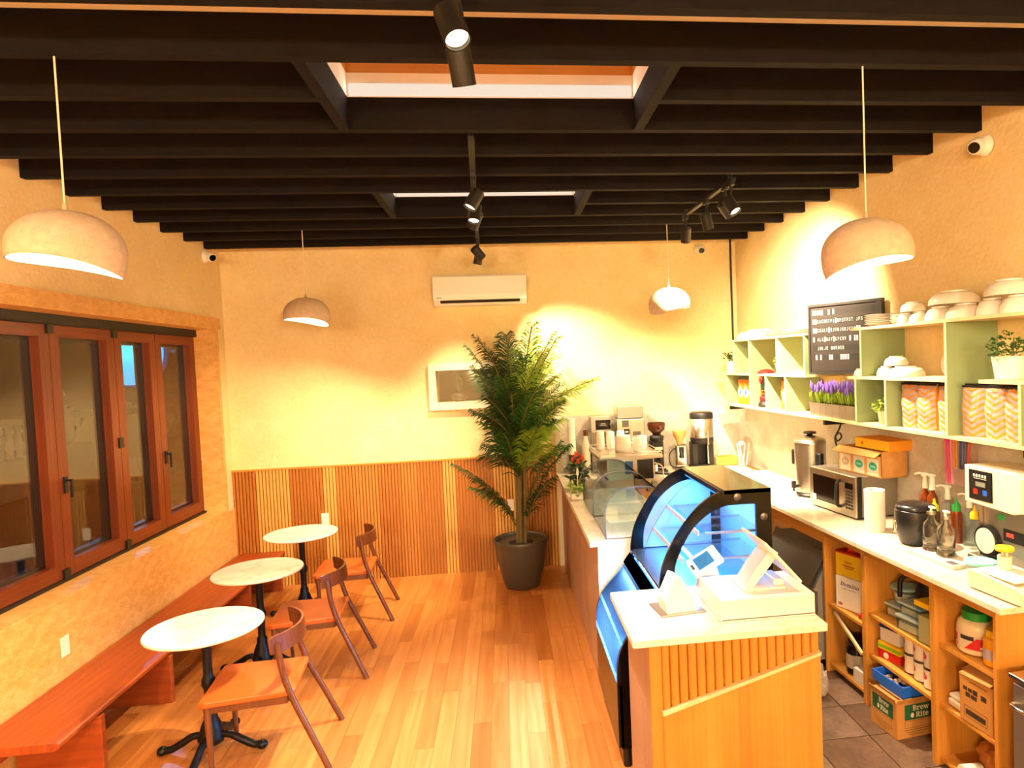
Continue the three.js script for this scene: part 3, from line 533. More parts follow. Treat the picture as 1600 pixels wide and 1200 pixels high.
{ // till drawer, tablet stand, payment terminal, display wedge
  const d = thing('cash_drawer', 'low white till drawer on the marble counter', 'cash drawer', [1.1, 1.0, -2.95], .0);
  mesh(d, 'body', rbox(.43, .1, .33, .006, 0, .05, 0), M.plastic); mesh(d, 'front_gap', box(.42, .004, .002, 0, .012, .166), M.grey);
  const s = thing('tablet_stand', 'white tilted tablet stand standing on the till drawer', 'tablet', [1.13, 1.1, -2.97], -.0);
  const pl = (w, h, th) => rbox(w, h, th, .008).rotateX(-.75);
  mesh(s, 'tablet', rbox(.014, .25, .3, .006, .055, .135, .01, 0, 0, .72), M.plastic);
  mesh(s, 'screen', box(.002, .21, .26, .0605, .139, .01, 0, 0, .72), M.blackGloss);
  mesh(s, 'neck', prism([[-.1, .0], [-.06, 0], [.03, .1], [.07, .155], [.03, .17], [-.03, .1]], .13).translate(0, 0, -.06), M.plastic);
  mesh(s, 'foot', [rbox(.2, .01, .2, .004, -.01, .005, 0), rbox(.05, .03, .14, .01, .07, .02, 0)], M.plastic);
  const w = thing('display_wedge', 'white wedge-shaped card holder on a grey plate at the counter edge', 'stand', [.745, 1.0, -3.0], .12);
  mesh(w, 'plate', rbox(.215, .008, .18, .004, 0, .004, 0), M.steelDull);
  mesh(w, 'wedge', [prism([[-.075, .008], [.07, .008], [.055, .065], [-.085, .065]], .1).translate(0, 0, -.03), prism([[-.085, .065], [.055, .065], [-.005, .165], [-.03, .175]], .1).translate(0, 0, -.03)], M.plastic);
  const p = thing('payment_terminal', 'white payment terminal with a lit blue screen', 'card reader', [.955, 1.0, -3.2], .0);
  const B = new THREE.Group(); B.name = 'head'; p.add(B); B.position.set(-.03, .165, .06); B.rotation.set(.62, .0, .5, 'ZYX');
  mesh(B, 'body', rbox(.16, .028, .105, .008, 0, 0, 0).rotateX(0), M.plastic);
  mesh(B, 'bezel', box(.1, .002, .085, -.002, .0145, 0), M.white);
  decal(B, 'screen', .088, .072, new THREE.MeshStandardMaterial({ color: 0x111111, emissive: 0xffffff, emissiveIntensity: 1.1, emissiveMap: canvasTex(128, 96, (c) => { c.fillStyle = '#2f9fd8'; c.fillRect(0, 0, 128, 96); c.fillStyle = '#2386bd'; for (let i = 0; i < 4; i++) c.fillRect(20, 18 + i * 18, 86 - i * 9, 6); }) }), -.004, .0162, 0, -Math.PI / 2, 0, 0);
  mesh(B, 'card_slot', box(.014, .002, .03, -.066, .0145, .0), M.black);
  mesh(p, 'foot', [prism([[-.06, 0], [.075, 0], [.04, .12], [-.02, .15]], .06).translate(0, 0, -.03), rbox(.15, .01, .1, .004, .01, .005, 0)], M.plastic);
}

// ================= RIGHT WALL: SHELVES, WORKTOP, CABINETS =================
// local axes of everything below: x runs along the wall to the camera, z out into the room
function rthing(name, label, cat, a, y, w, turn = 0, group) { return thing(name, label, cat, rf(a, y, w), RTURN + turn, group); }
{
  const t = rthing('display_shelf', 'long plywood wall shelf with sage green dividers', 'shelf', 0, 0, 0);
  const th = .018, D = .29, B = (x0, x1, y) => mesh(t, 'shelf_board', span(x0, x1, y, y + th, -.03, D), M.plyEdge);
  B(.22, 4.85, 1.655); B(.5, 2.12, 2.295); B(.2, 1.05, 1.967); B(1.24, 2.12, 1.967); B(2.70, 3.66, 1.967); B(2.76, 4.85, 2.295); B(3.92, 4.85, 1.967);
  const Dv = (x, y0, y1) => { const d = mesh(t, 'divider', span(x - .008, x + .008, y0, y1, -.03, D - .001), M.sage); mesh(d, 'edge_strip', span(x - .008, x + .008, y0, y1, D - .001, D + .001), M.plyEdge); };
  for (const x of [.67, 1.62, 2.1]) Dv(x, 1.985, 2.295);
  for (const x of [.45, 1.39, 1.76]) Dv(x, 1.673, 1.967);
  Dv(1.05, 1.673, 2.295); Dv(3.68, 1.673, 2.295);
  Dv(2.87, 1.985, 2.295); for (const x of [2.80, 3.13, 4.18]) Dv(x, 1.673, 1.967);
  for (const x of [.3, 2.2, 4.1]) mesh(t, 'bracket', span(x, x + .03, 1.60, 1.655, -.03, .2), M.black);
}
const SB = 1.6745, SM = 1.9865, ST = 2.3145;   // standing heights of the three shelf levels
// crockery
const bowlGeo = (r, h) => lathe([[r * .55, h], [r * .5, h], [r * .5, h - .006], [0, h - .006], [r * .52, h - .003], [r * .8, h * .82], [r * .97, h * .4], [r, 0], [r * .985, 0], [r * .95, h * .38], [r * .78, h * .78], [0, h - .014]].slice(4), 0, 0, 0, 32);
function bowl(a, y, w, r, h, label, group) { const t = tag(mesh(scene, 'bowl', merge([bowlGeo(r, h), cyl(r * .55, r * .55, .008, 0, h + .001, 0)]), M.porcelain), label, 'bowl', group); t.position.set(...rf(a, y, w)); }
function plates(a, y, w, r, n, label, group) { for (let i = 0; i < n; i++) { const nth = i === n - 1 ? 'topmost' : ['lowest', 'second lowest', 'third lowest', 'fourth lowest', 'fifth lowest'][i]; const t = tag(mesh(scene, 'plate', lathe([[0, .002], [r * .55, .002], [r * .62, 0], [r * .66, .003], [r, .016], [r, .019], [r * .66, .008], [0, .006]], 0, 0, 0, 36), M.porcelain), nth + ' ' + label, 'plate', group); t.position.set(...rf(a + rr(-.004, .004), y + i * .0115, w)); } }
plates(2.93, ST, .16, .115, 6, 'white plate in the stack on the top shelf beside the letter board', 'plates stacked beside the letter board');
plates(3.10, ST, .14, .075, 5, 'white plate in the smaller stack between plates and bowls on the top shelf', 'smaller plates on the right top shelf');
plates(1.35, ST, .15, .11, 4, 'white plate in the stack left on the far top shelf', 'plates stacked on the far top shelf');
plates(1.72, ST, .15, .12, 3, 'white plate in the low stack right on the far top shelf', 'plates in the low stack on the far top shelf');
const bg = 'upturned white bowls on the shelves';
bowl(.66, ST, .16, .08, .065, 'upturned white bowl at the far end of the top shelf', bg); bowl(.90, ST, .16, .11, .08, 'larger upturned white bowl second from the far end of the top shelf', bg); bowl(1.12, ST, .15, .085, .075, 'upturned white bowl beside the far stack of plates', bg);
bowl(3.19, ST, .18, .052, .06, 'small upturned bowl left under the tallest small bowl of the right top shelf', bg); bowl(3.305, ST, .17, .058, .06, 'small upturned bowl right of its twin on the right top shelf', bg); bowl(3.25, ST + .069, .17, .075, .055, 'upturned bowl resting on two small bowls', bg);
bowl(3.47, ST, .15, .088, .075, 'upturned bowl left under the widest bowl', bg); bowl(3.665, ST, .15, .10, .075, 'upturned bowl right under the widest bowl', bg); bowl(3.58, ST + .084, .15, .135, .07, 'widest upturned bowl resting on two others', bg);
bowl(3.86, ST, .15, .078, .085, 'upturned bowl left of the last pair on the top shelf', bg); bowl(4.03, ST, .15, .085, .085, 'upturned bowl nearest the picture edge on the top shelf', bg); bowl(3.97, ST + .094, .15, .115, .075, 'upturned bowl on top of the last pair', bg);
bowl(2.745, SM, .22, .04, .045, 'tiny upturned bowl at the left end of the right middle shelf', bg); bowl(2.955, SM, .16, .062, .06, 'upturned bowl on the middle shelf left of the pile', bg); bowl(3.155, SM, .16, .115, .06, 'wide upturned bowl on the middle shelf', bg); bowl(3.06, SM + .069, .16, .075, .055, 'upturned bowl on top of the middle shelf pile', bg);
bowl(1.0, SM, .2, .035, .045, 'tiny white bowl on the far middle shelf beside the tall divider', bg); bowl(1.73, SM, .17, .07, .03, 'flat upturned dish on the far middle shelf', bg);
{ const t = rthing('serving_plate', 'white plate leaning on the wall behind the middle shelf bowls', 'plate', 3.36, SM, .0, 0); mesh(t, 'dish', lathe([[0, 0], [.05, 0], [.075, .012], [.075, .015], [.05, .004], [0, .004]], 0, 0, 0, 30).rotateX(Math.PI / 2 - .15).translate(0, .075, 0), M.porcelain); }

function foliage(n, R, h, y0, size, flat = 1) { const g = []; for (let i = 0; i < n; i++) { const a = rr(0, 6.283), r = R * Math.sqrt(rnd()), y = y0 + h * rnd() * (1 - .5 * r / R), x = Math.cos(a) * r, z = Math.sin(a) * r * flat, b = a + rr(-.8, .8), s = size * rr(.7, 1.2); g.push(leafBlade([x, y, z], [x + Math.cos(b) * s * .5, y + s * rr(.1, .6), z + Math.sin(b) * s * .5], [x + Math.cos(b) * s, y + s * rr(-.1, .5), z + Math.sin(b) * s], s * .32)); } return merge(g); }
function shelfPlant(a, y, w, pot, n, R, h, size, label, mats) {
  const t = rthing('potted_plant', label, 'plant', a, y, w, 0);
  const p = pot === 'square' ? new THREE.CylinderGeometry(.095, .078, .115, 4, 1).rotateY(Math.PI / 4).translate(0, .0575, 0) : lathe([[0, 0], [.03, 0], [.042, .08], [.045, .085], [.04, .085], [.036, .07], [0, .07]], 0, 0, 0, 24);
  const top = pot === 'square' ? .11 : .07;
  mesh(t, 'pot', p, M.cream); mesh(t, 'stem', [rod([0, top, 0], [.01, top + h * .7, 0], .004), rod([0, top, 0], [-R * .5, top + h * .5, .01], .003), rod([0, top, 0], [R * .5, top + h * .5, 0], .003)], M.trunk);
  mesh(t, 'leaves', foliage(n, R, h, top, size), mats);
}
shelfPlant(4.0, SM, .16, 'square', 190, .105, .14, .035, 'bushy plant in a square white pot on the right middle shelf', M.leaf);
shelfPlant(.33, SM, .16, 'square', 130, .1, .13, .04, 'bushy plant in a white pot at the far end of the middle shelf', M.leaf);
shelfPlant(1.5, SM, .2, 'round', 60, .045, .11, .03, 'yellowish succulent in a small pot on the far middle shelf', M.leafLight);
shelfPlant(2.98, SB, .2, 'round', 80, .06, .1, .035, 'small succulent in a tapered pot left of the zigzag bags', M.leafLight);
shelfPlant(4.28, SB, .2, 'round', 60, .05, .1, .035, 'small succulent at the picture edge on the lowest shelf', M.leafLight);
{ // lavender planter
  const t = rthing('lavender_planter', 'grey zinc trough planted with purple lavender', 'planter', 2.44, SB, .2);
  mesh(t, 'trough', [span(-.33, .33, 0, .1, -.06, .06), ...[-.27, -.18, -.09, 0, .09, .18, .27].map(x => span(x - .004, x + .004, .005, .095, -.062, .062)), span(-.335, .335, .092, .1, -.064, .064)], M.steelDull);
  const st = [], fl = []; for (let i = 0; i < 230; i++) { const x = rr(-.31, .31), z = rr(-.055, .06), h = rr(.09, .15), dx = rr(-.03, .03), dz = rr(-.01, .03); st.push(leafBlade([x, .09, z], [x + dx * .5, .09 + h * .5, z + dz], [x + dx, .09 + h * .8, z + dz], .006)); if (i % 2) fl.push(lathe([[0, 0], [.008, .008], [.009, .03], [.004, .055], [0, .062]], x + dx * .7, .07 + h, z + dz, 6)); }
  mesh(t, 'foliage', st, M.leafLight).userData.kind = 'stuff'; mesh(t, 'blossom', fl, M.lilac).userData.kind = 'stuff';
}
{ // letter board
  const t = rthing('letter_board', 'black menu board with rows of white letter tiles', 'menu board', 2.412, 1.992, .12, .44);
  mesh(t, 'frame', [span(-.305, .305, 0, .02, -.012, .03), span(-.305, .305, .51, .53, -.012, .03), span(-.305, -.29, .02, .51, -.012, .03), span(.26, .305, .02, .51, -.012, .03)], M.darkgrey);
  mesh(t, 'felt', span(-.29, .26, .02, .51, -.012, .016), std(0x2a2523, .9));
  for (let k = 0; k < 6; k++) for (const q of [0, 1]) mesh(t, 'groove_rail', span(-.29, .255, .478 - k * .074 - q * .05 - .0015, .478 - k * .074 - q * .05 + .0015, .016, .0205), M.black);
  mesh(t, 'wall_hook', bar([.24, .4, -.012], [.24, .4, -.05], .02, .02), M.black);
  decal(t, 'letters', .55, .485, new THREE.MeshStandardMaterial({ roughness: .7, map: canvasTex(1024, 552, (c, w, h) => {
    c.fillStyle = '#2a2523'; c.fillRect(0, 0, w, h); c.font = 'bold 30px monospace'; c.textBaseline = 'middle';
    const rows = ['\u25AE\u25AE\u25AE\u25AE\u25AE  \u25AE \u25AE', '\u25AE\u25AERACONTFS\u25AEMPSTFST JPS', '\u25AE\u25AECKALT\u25AEEJTOJGHJCIP\u25AE\u25AE', '\u25AE ALL\u25AERAY\u25AELPCHY \u25AE \u25AE\u25AE', '  JNLJE MORNER', ' \u25AE \u25AE   \u25AE\u25AE   \u25AE\u25AE\u25AE\u25AE'];
    rows.forEach((r, i) => { const y = 48 + i * 77; for (let k = 0; k < 27; k++) { const x = 44 + k * 36, ch = r[k] || ' '; c.fillStyle = '#1c1917'; c.fillRect(x - 2, y - 24, 30, 48);
      if (ch === '\u25AE') { c.fillStyle = i === 0 && (k === 1 || k === 2) ? '#d77a70' : '#f3e6d4'; c.fillRect(x, y - 21, 24, 42); c.fillStyle = '#7a6a5c'; c.fillRect(x + 8, y - 8, 8, 14); } else if (ch !== ' ') { c.fillStyle = '#f1dccb'; c.font = 'bold 38px monospace'; c.fillText(ch, x, y); } } });
  }) }), -.015, .265, .021);
}
// coffee bags with a zigzag print
const zig = printed(256, 512, (c, w, h) => { c.fillStyle = '#a59aa6'; c.fillRect(0, 0, w, h); c.strokeStyle = '#df8826'; c.lineWidth = 24; for (let y = -80; y < h + 80; y += 64) { c.beginPath(); c.moveTo(0, y); c.lineTo(w / 2, y + 70); c.lineTo(w, y); c.stroke(); } }, .55);
const zigSide = std(0xeaa02c, .55);
function pillowBag(t, wd, h, d, front, side, top) {
  const f = [], N = 10, s = []; const prof = (v) => d * (.5 + .12 * Math.sin(Math.PI * Math.min(1, v * 1.1))) * (v > .92 ? 1 - (v - .92) * 4.5 : 1);
  const quad = (a, b, c, e, arr, uv) => arr.push([a, b, c, e, uv]);
  for (let j = 0; j < N; j++) for (let i = 0; i < 6; i++) { const u0 = i / 6, u1 = (i + 1) / 6, v0 = j / N, v1 = (j + 1) / N; const P = (u, v, sg) => { const b = 1 - Math.pow(2 * u - 1, 4) * .35; return [(u - .5) * wd * (1 - .06 * Math.sin(v * 9) * .3), v * h, sg * prof(v) * b + sg * .004 * Math.sin(v * 14 + u * 5)]; };
    quad(P(u0, v0, 1), P(u1, v0, 1), P(u1, v1, 1), P(u0, v1, 1), f, [u0, v0, u1, v1]); quad(P(u1, v0, -1), P(u0, v0, -1), P(u0, v1, -1), P(u1, v1, -1), f, [u1, v0, u0, v1]);
    if (i === 0) { quad(P(0, v0, -1), P(0, v0, 1), P(0, v1, 1), P(0, v1, -1), s, [0, v0, 1, v1]); quad(P(1, v0, 1), P(1, v0, -1), P(1, v1, -1), P(1, v1, 1), s, [0, v0, 1, v1]); } }
  const geo = (arr) => { const p = [], q = []; for (const [a, b, c, e, [u0, v0, u1, v1]] of arr) { p.push(...a, ...b, ...c, ...a, ...c, ...e); q.push(u0, v0, u1, v0, u1, v1, u0, v0, u1, v1, u0, v1); } const g = new THREE.BufferGeometry(); g.setAttribute('position', new THREE.Float32BufferAttribute(p, 3)); g.setAttribute('uv', new THREE.Float32BufferAttribute(q, 2)); g.computeVertexNormals(); return g; };
  mesh(t, 'printed_face', geo(f.filter((_, i) => i % 2 === 0)), front, true); mesh(t, 'back_face', geo(f.filter((_, i) => i % 2)), front, true); mesh(t, 'gusset', geo(s.filter((_, i) => i % 2 === 0)), side, true); mesh(t, 'gusset', geo(s.filter((_, i) => i % 2)), side, true);
  mesh(t, 'folded_top', [box(wd * .98, .012, d * .78, 0, h * .985, 0), box(wd, .02, .012, 0, h, 0)], top);
}
[[3.235, 'zigzag coffee bag left of the tall divider, beside the small succulent'], [3.40, 'zigzag coffee bag second from the small succulent'], [3.57, 'zigzag coffee bag half hidden behind the tall divider'], [3.775, 'zigzag coffee bag just right of the tall divider'], [3.925, 'zigzag coffee bag in the middle right of the tall divider'], [4.075, 'zigzag coffee bag nearest the picture edge on the lowest shelf']].forEach(([a, label], i) => {
  const t = rthing('coffee_bag', label, 'coffee bag', a, SB, .165 + (i % 2) * .012, .24 + rr(-.03, .03), 'zigzag coffee bags on the lowest shelf'); pillowBag(t, .13, .272, .085, zig, zigSide, M.black);
});
const snack = printed(128, 256, (c, w, h) => { c.fillStyle = '#e9951c'; c.fillRect(0, 0, w, h); c.fillStyle = '#f4efe2'; c.beginPath(); c.ellipse(w / 2, h * .48, 44, 70, 0, 0, 7); c.fill(); c.fillStyle = '#2c62b8'; c.beginPath(); c.ellipse(w / 2, h * .52, 16, 40, 0, 0, 7); c.fill(); }, .4);
[[.6, 'orange snack bag with blue mark at the far end of the lowest shelf'], [.73, 'orange snack bag in the middle of the far three'], [.86, 'orange snack bag closest to the tall divider']].forEach(([a, label]) => { const t = rthing('snack_bag', label, 'snack bag', a, SB, .17, .2, 'orange snack bags on the lowest shelf'); pillowBag(t, .11, .23, .05, snack, M.orange, M.orange); });
{ const t = rthing('tea_bag_pouch', 'yellow pouch with a white label between two sage dividers', 'pouch', 1.57, SB, .16, .3); pillowBag(t, .13, .26, .07, printed(128, 256, (c, w, h) => { c.fillStyle = '#d9901e'; c.fillRect(0, 0, w, h); c.fillStyle = '#fbf4e4'; c.fillRect(30, 80, 74, 110); c.fillStyle = '#f2c21e'; c.fillRect(0, 215, w, 41); }), M.orange, M.brass); }
{ // gumball style dispenser
  const t = rthing('candy_dispenser', 'red and clear candy dispenser on the far lowest shelf', 'dispenser', 1.146, SB, .17);
  mesh(t, 'base', lathe([[0, 0], [.075, 0], [.08, .02], [.06, .06], [0, .07]]), M.black); mesh(t, 'tray', lathe([[0, .055], [.062, .055], [.066, .085], [.055, .10], [0, .10]]), M.red); mesh(t, 'cylinder', cyl(.066, .066, .21, 0, .205, 0, 0, 0, 0, 28, true), M.clear); mesh(t, 'sweets', [...Array(26)].map(() => ball(.012, rr(-.04, .04), .1 + rr(.01, .05), rr(-.04, .04), 1, 1, 1, 8)), M.brass); mesh(t, 'lid', lathe([[0, .35], [.04, .345], [.075, .325], [.078, .31], [0, .31]]), M.red); mesh(t, 'emblem', ball(.03, 0, .25, .055, 1, 1.1, .4, 14), M.red);
}
// ---- worktop and open cabinets
const KY = 1.0, FW = .57;   // worktop height, cabinet front
{ const t = tag(mesh(scene, 'kitchen_worktop', rbox(3.74, .03, .635, .004, 2.54, KY - .015, .2925), M.stone), 'long white stone worktop along the right wall', 'worktop'); t.position.set(...rf(0, 0, 0)); t.rotation.y = RTURN; }
function cabinet(a0, a1, shelves, label, open = true) {
  const t = rthing('open_cabinet', label, 'cabinet', (a0 + a1) / 2, 0, 0); const h = (a1 - a0) / 2, T = .018, top = KY - .031;
  for (const s of [-1, 1]) mesh(t, 'side_panel', span(s * h - (s > 0 ? T : 0), s * h + (s > 0 ? 0 : T), 0, top, -.02, FW), M.ply);
  mesh(t, 'back_panel', span(-h + T, h - T, 0, top, -.02, -.012), M.ply);
  mesh(t, 'top_rail', span(-h + T, h - T, top - .045, top, FW - .02, FW), M.plyH);
  for (const y of shelves) mesh(t, 'shelf_board', span(-h + T, h - T, y - .018, y, -.012, FW - .02), M.ply);
  return t;
}
cabinet(2.82, 3.285, [.06, .475], 'open plywood cabinet bay beside the ice machine'); cabinet(3.287, 3.905, [.325, .575], 'open plywood cabinet bay above the cardboard box on the floor'); cabinet(3.907, 4.335, [.045, .33, .645], 'open plywood cabinet bay at the near end of the worktop');
{ const t = rthing('worktop_apron', 'plywood apron board under the far worktop edge', 'apron', 0, 0, 0); mesh(t, 'board', span(.62, 2.815, KY - .125, KY - .031, FW - .02, FW), M.plyH); mesh(t, 'support', span(.62, .64, 0, KY - .125, .0, FW - .02), M.ply); }
{ // ice machine
  const t = rthing('ice_machine', 'stainless undercounter ice machine with a slanted dark lid', 'ice machine', 2.4, 0, 0); const h = .39;
  mesh(t, 'body', prism([[.03, .06], [.60, .06], [.60, .53], [.63, .545], [.5, .77], [.03, .77]], 2 * h).translate(0, 0, -h).rotateY(-Math.PI / 2), std(0x9d9a98, .45, { metalness: .3 }));
  mesh(t, 'lid', at(box(2 * h - .02, .016, .27), 0, .675, .585, Math.atan2(.225, .13), 0, 0), M.darkgrey); mesh(t, 'lid_frame', [at(box(2 * h, .022, .03), 0, .775, .515, Math.atan2(.225, .13), 0, 0)], M.black);
  mesh(t, 'plinth', span(-h + .02, h - .02, 0, .06, .05, .56), M.black);
}
{ // refrigerator corner at the picture edge
  const t = rthing('undercounter_fridge', 'stainless undercounter fridge at the lower right edge', 'fridge', 4.75, 0, .29); mesh(t, 'body', span(-.32, .32, .06, .70, -.3, .26), M.steelDull); mesh(t, 'door', rbox(.62, .62, .03, .006, 0, .375, .278), M.steelDull); mesh(t, 'top', rbox(.65, .02, .6, .004, 0, .712, -.0), M.steel); mesh(t, 'handle', tube([[-.29, .6, .29], [-.29, .6, .32], [-.2, .6, .325], [-.15, .6, .29]], .007), M.chrome); mesh(t, 'foot', [cyl(.02, .02, .06, -.28, .03, .2), cyl(.02, .02, .06, .28, .03, .2), cyl(.02, .02, .06, -.28, .03, -.24), cyl(.02, .02, .06, .28, .03, -.24)], M.black);
}

// ---- things on the worktop
{
  const t = rthing('coffee_urn', 'stainless coffee urn with black lid knob on the worktop', 'urn', 1.93, KY, .17, .2);
  mesh(t, 'body', lathe([[0, .03], [.118, .03], [.122, .05], [.122, .42], [.127, .425], [.127, .44], [.12, .445], [0, .445]]), M.steel); mesh(t, 'lid', lathe([[.122, .445], [.12, .46], [.06, .485], [0, .49]]), M.steel); mesh(t, 'knob', lathe([[0, .48], [.022, .49], [.022, .5], [.05, .505], [.05, .52], [0, .525]]), M.black); mesh(t, 'base', lathe([[0, 0], [.115, 0], [.12, .03], [0, .03]]), M.black);
  for (const s of [-1, 1]) mesh(t, 'side_handle', rbox(.05, .13, .05, .015, s * .15, .30, .03), M.black); mesh(t, 'tap', [rod([0, .09, .12], [0, .09, .165], .014), rbox(.03, .06, .03, .006, 0, .105, .17), rod([0, .08, .17], [0, .05, .17], .009)], M.black);
}
{
  const t = rthing('microwave', 'stainless microwave oven with black door window', 'microwave', 2.51, KY, .155, .07); const W = .56, H = .285, D = .31;
  mesh(t, 'body', rbox(W, H, D, .008, 0, H / 2 + .012, 0), M.steelDull); mesh(t, 'front_frame', rbox(W, H, .02, .006, 0, H / 2 + .012, D / 2 + .008), M.steel); mesh(t, 'side_band', span(W / 2 - .004, W / 2 + .002, .012, H + .012, D / 2 - .03, D / 2 + .005), M.black);
  mesh(t, 'door_window', rbox(.32, .19, .006, .003, -.07, .155, D / 2 + .018), M.blackGloss); mesh(t, 'handle', tube([[.105, .25, D / 2 + .018], [.115, .235, D / 2 + .05], [.115, .08, D / 2 + .05], [.105, .065, D / 2 + .018]], .011), M.black); mesh(t, 'energy_sticker', span(-.24, -.19, .05, .10, D / 2 + .0185, D / 2 + .0225), M.white);
  mesh(t, 'display', span(.165, .25, .205, .245, D / 2 + .015, D / 2 + .02), M.blackGloss); const k = []; for (let i = 0; i < 6; i++) for (let j = 0; j < 3; j++) k.push(box(.02, .014, .004, .178 + j * .03, .185 - i * .023, D / 2 + .019)); mesh(t, 'keypad', k, M.darkgrey);
  mesh(t, 'foot', [-1, 1].flatMap(a => [-1, 1].map(b => cyl(.015, .015, .012, a * .24, .006, b * .12))), M.black);
}
const teaPrint = printed(256, 128, (c) => { c.fillStyle = '#d9a764'; c.fillRect(0, 0, 256, 128); for (const [x, f] of [[8, '#f1e4cf'], [94, '#eee6d6'], [178, '#eee6d6']]) { c.fillStyle = f; c.fillRect(x, 18, 66, 104); c.fillStyle = x < 20 ? '#bfa78e' : '#2fb9a4'; c.beginPath(); c.ellipse(x + 33, 66, 24, 26, 0, 0, 7); c.fill(); c.fillStyle = '#e9f4ee'; c.font = 'bold 17px serif'; c.fillText('tea', x + 19, 71); } });
{
  const t = rthing('cardboard_carton', 'open cardboard carton with teal stickers on the microwave', 'box', 2.68, KY + .297, .1, .1);
  mesh(t, 'wall', [span(-.23, .23, 0, .005, -.09, .11), span(-.23, .23, 0, .18, -.095, -.09), span(.225, .23, 0, .18, -.09, .11), span(-.23, -.225, 0, .18, -.09, .11), span(-.23, .23, 0, .15, .106, .11)], M.card); decal(t, 'sticker_print', .44, .14, teaPrint, 0, .075, .1108); mesh(t, 'flap', box(.46, .004, .07, 0, .162, .135, .5), M.card); mesh(t, 'contents', box(.4, .12, .16, 0, .07, .01), M.darkgrey);
}
{ const t = rthing('yellow_carton', 'flat yellow-orange carton lying on the cardboard carton', 'box', 2.76, KY + .478, .06, .06); mesh(t, 'body', rbox(.36, .07, .2, .003, 0, .035, 0), M.orangeBox); mesh(t, 'end_label', span(-.178, .178, .003, .067, .1, .1012), M.yellow); decal(t, 'flower_mark', .05, .05, printed(64, 64, (c) => { c.fillStyle = '#f2c51d'; c.fillRect(0, 0, 64, 64); c.fillStyle = '#e06a10'; c.beginPath(); c.arc(32, 32, 16, 0, 7); c.fill(); }), -.1, .035, .1018); }
{ const t = rthing('power_cord', 'black power cord hanging from the shelf to the urn', 'cord', 2.16, KY, .05); mesh(t, 'cable', tube([[.0, .62, -.03], [.005, .55, 0], [-.01, .5, .02], [.05, .47, .04], [.09, .5, .03], [.05, .53, .02], [0, .49, .03], [.0, .3, -.02], [0, .01, -.03]], .007, 60), M.black); mesh(t, 'plug', rbox(.07, .03, .03, .006, 0, .635, -.02), M.black); }
{ const t = rthing('paper_towel_roll', 'white paper towel roll standing on the worktop', 'paper towel', 3.06, KY, .335); mesh(t, 'roll', lathe([[.02, 0], [.062, 0], [.063, .003], [.063, .262], [.062, .265], [.02, .265], [.02, 0]], 0, 0, 0, 40), std(0xf7f4ea, .95)); mesh(t, 'loose_sheet', ribbon([[-.0, .064], [-.03, .0605], [-.062, .054], [-.074, .03]].map(p => p), 0, .262).rotateX(-Math.PI / 2), std(0xf7f4ea, .95)); }
function pumpBottle(a, w, h, r, mat, label, liquid) {
  const t = rthing('pump_bottle', label, 'pump bottle', a, KY, w, .15);
  mesh(t, 'bottle', lathe([[0, 0], [r, 0], [r, h * .55], [r * .9, h * .63], [r * .4, h * .72], [r * .38, h * .78], [0, h * .78]], 0, 0, 0, 24), mat); if (liquid) mesh(t, 'label_band', cyl(r * 1.01, r * 1.01, h * .25, 0, h * .25, 0, 0, 0, 0, 24, true), liquid);
  mesh(t, 'pump', [cyl(r * .5, r * .5, .03, 0, h * .79, 0), cyl(.014, .014, h * .18, 0, h * .88, 0), rbox(.035, .018, .028, .005, 0, h * .98, 0), tube([[0, h * .98, 0], [-.04, h * .985, .01], [-.065, h * .96, .015]], .007, 10)], M.white);
}
pumpBottle(3.22, .09, .38, .034, M.amber, 'amber syrup bottle with white pump, farthest from the camera', M.cream); pumpBottle(3.30, .1, .385, .034, M.amber, 'amber syrup bottle with white pump in the middle', M.red); pumpBottle(3.375, .055, .325, .034, M.clear, 'clear syrup bottle with white pump against the backsplash', M.cream); pumpBottle(3.53, .035, .30, .034, M.clear, 'short clear bottle with white pump behind the glass bottles');
function squeeze(a, w, h, cap, label, body = M.cream) { const t = rthing('squeeze_bottle', label, 'squeeze bottle', a, KY, w); mesh(t, 'bottle', lathe([[0, 0], [.03, 0], [.031, .01], [.031, h * .65], [.02, h * .72], [0, h * .72]], 0, 0, 0, 20), body); mesh(t, 'cap', lathe([[.024, h * .7], [.024, h * .82], [.008, h * .9], [.004, h], [0, h]], 0, 0, 0, 16), cap); }
squeeze(3.12, .19, .13, M.green, 'short bottle with green cap beside the paper towel roll', M.clear); squeeze(3.17, .245, .12, M.white, 'small white dropper bottle in front of the paper towel roll'); squeeze(3.2, .205, .1, M.red, 'small red-capped bottle beside the rice cooker', M.amber); squeeze(3.455, .06, .27, M.green, 'bottle with green cap behind the rice cooker', M.amber); squeeze(3.36, .132, .25, std(0xd8e021, .5), 'bottle with lime cap behind the rice cooker', M.amber); squeeze(3.6, .06, .25, M.yellow, 'bottle with yellow cap behind the glass bottles', M.clear);
{ const t = rthing('rice_cooker', 'round black rice cooker on the worktop', 'rice cooker', 3.4, KY, .29); t.scale.set(.9, 1.18, .9); mesh(t, 'body', lathe([[0, 0], [.085, 0], [.1, .012], [.122, .07], [.13, .13], [.127, .17], [.12, .178], [0, .178]], 0, 0, 0, 40), phy(0x15161a, .35)); mesh(t, 'lid', lathe([[.122, .18], [.118, .196], [.09, .206], [0, .21]], 0, 0, 0, 40), phy(0x1a1b20, .3)); mesh(t, 'handle', [torus(.026, .004, -.035, .09, .128, -.15, -.25, 0)], M.chrome); mesh(t, 'latch', rbox(.04, .02, .03, .006, .0, .185, .112), M.black); }
const bottleGlass = phy(0xf4f8f6, .02, { transmission: 1, thickness: .004, ior: 1.48 });
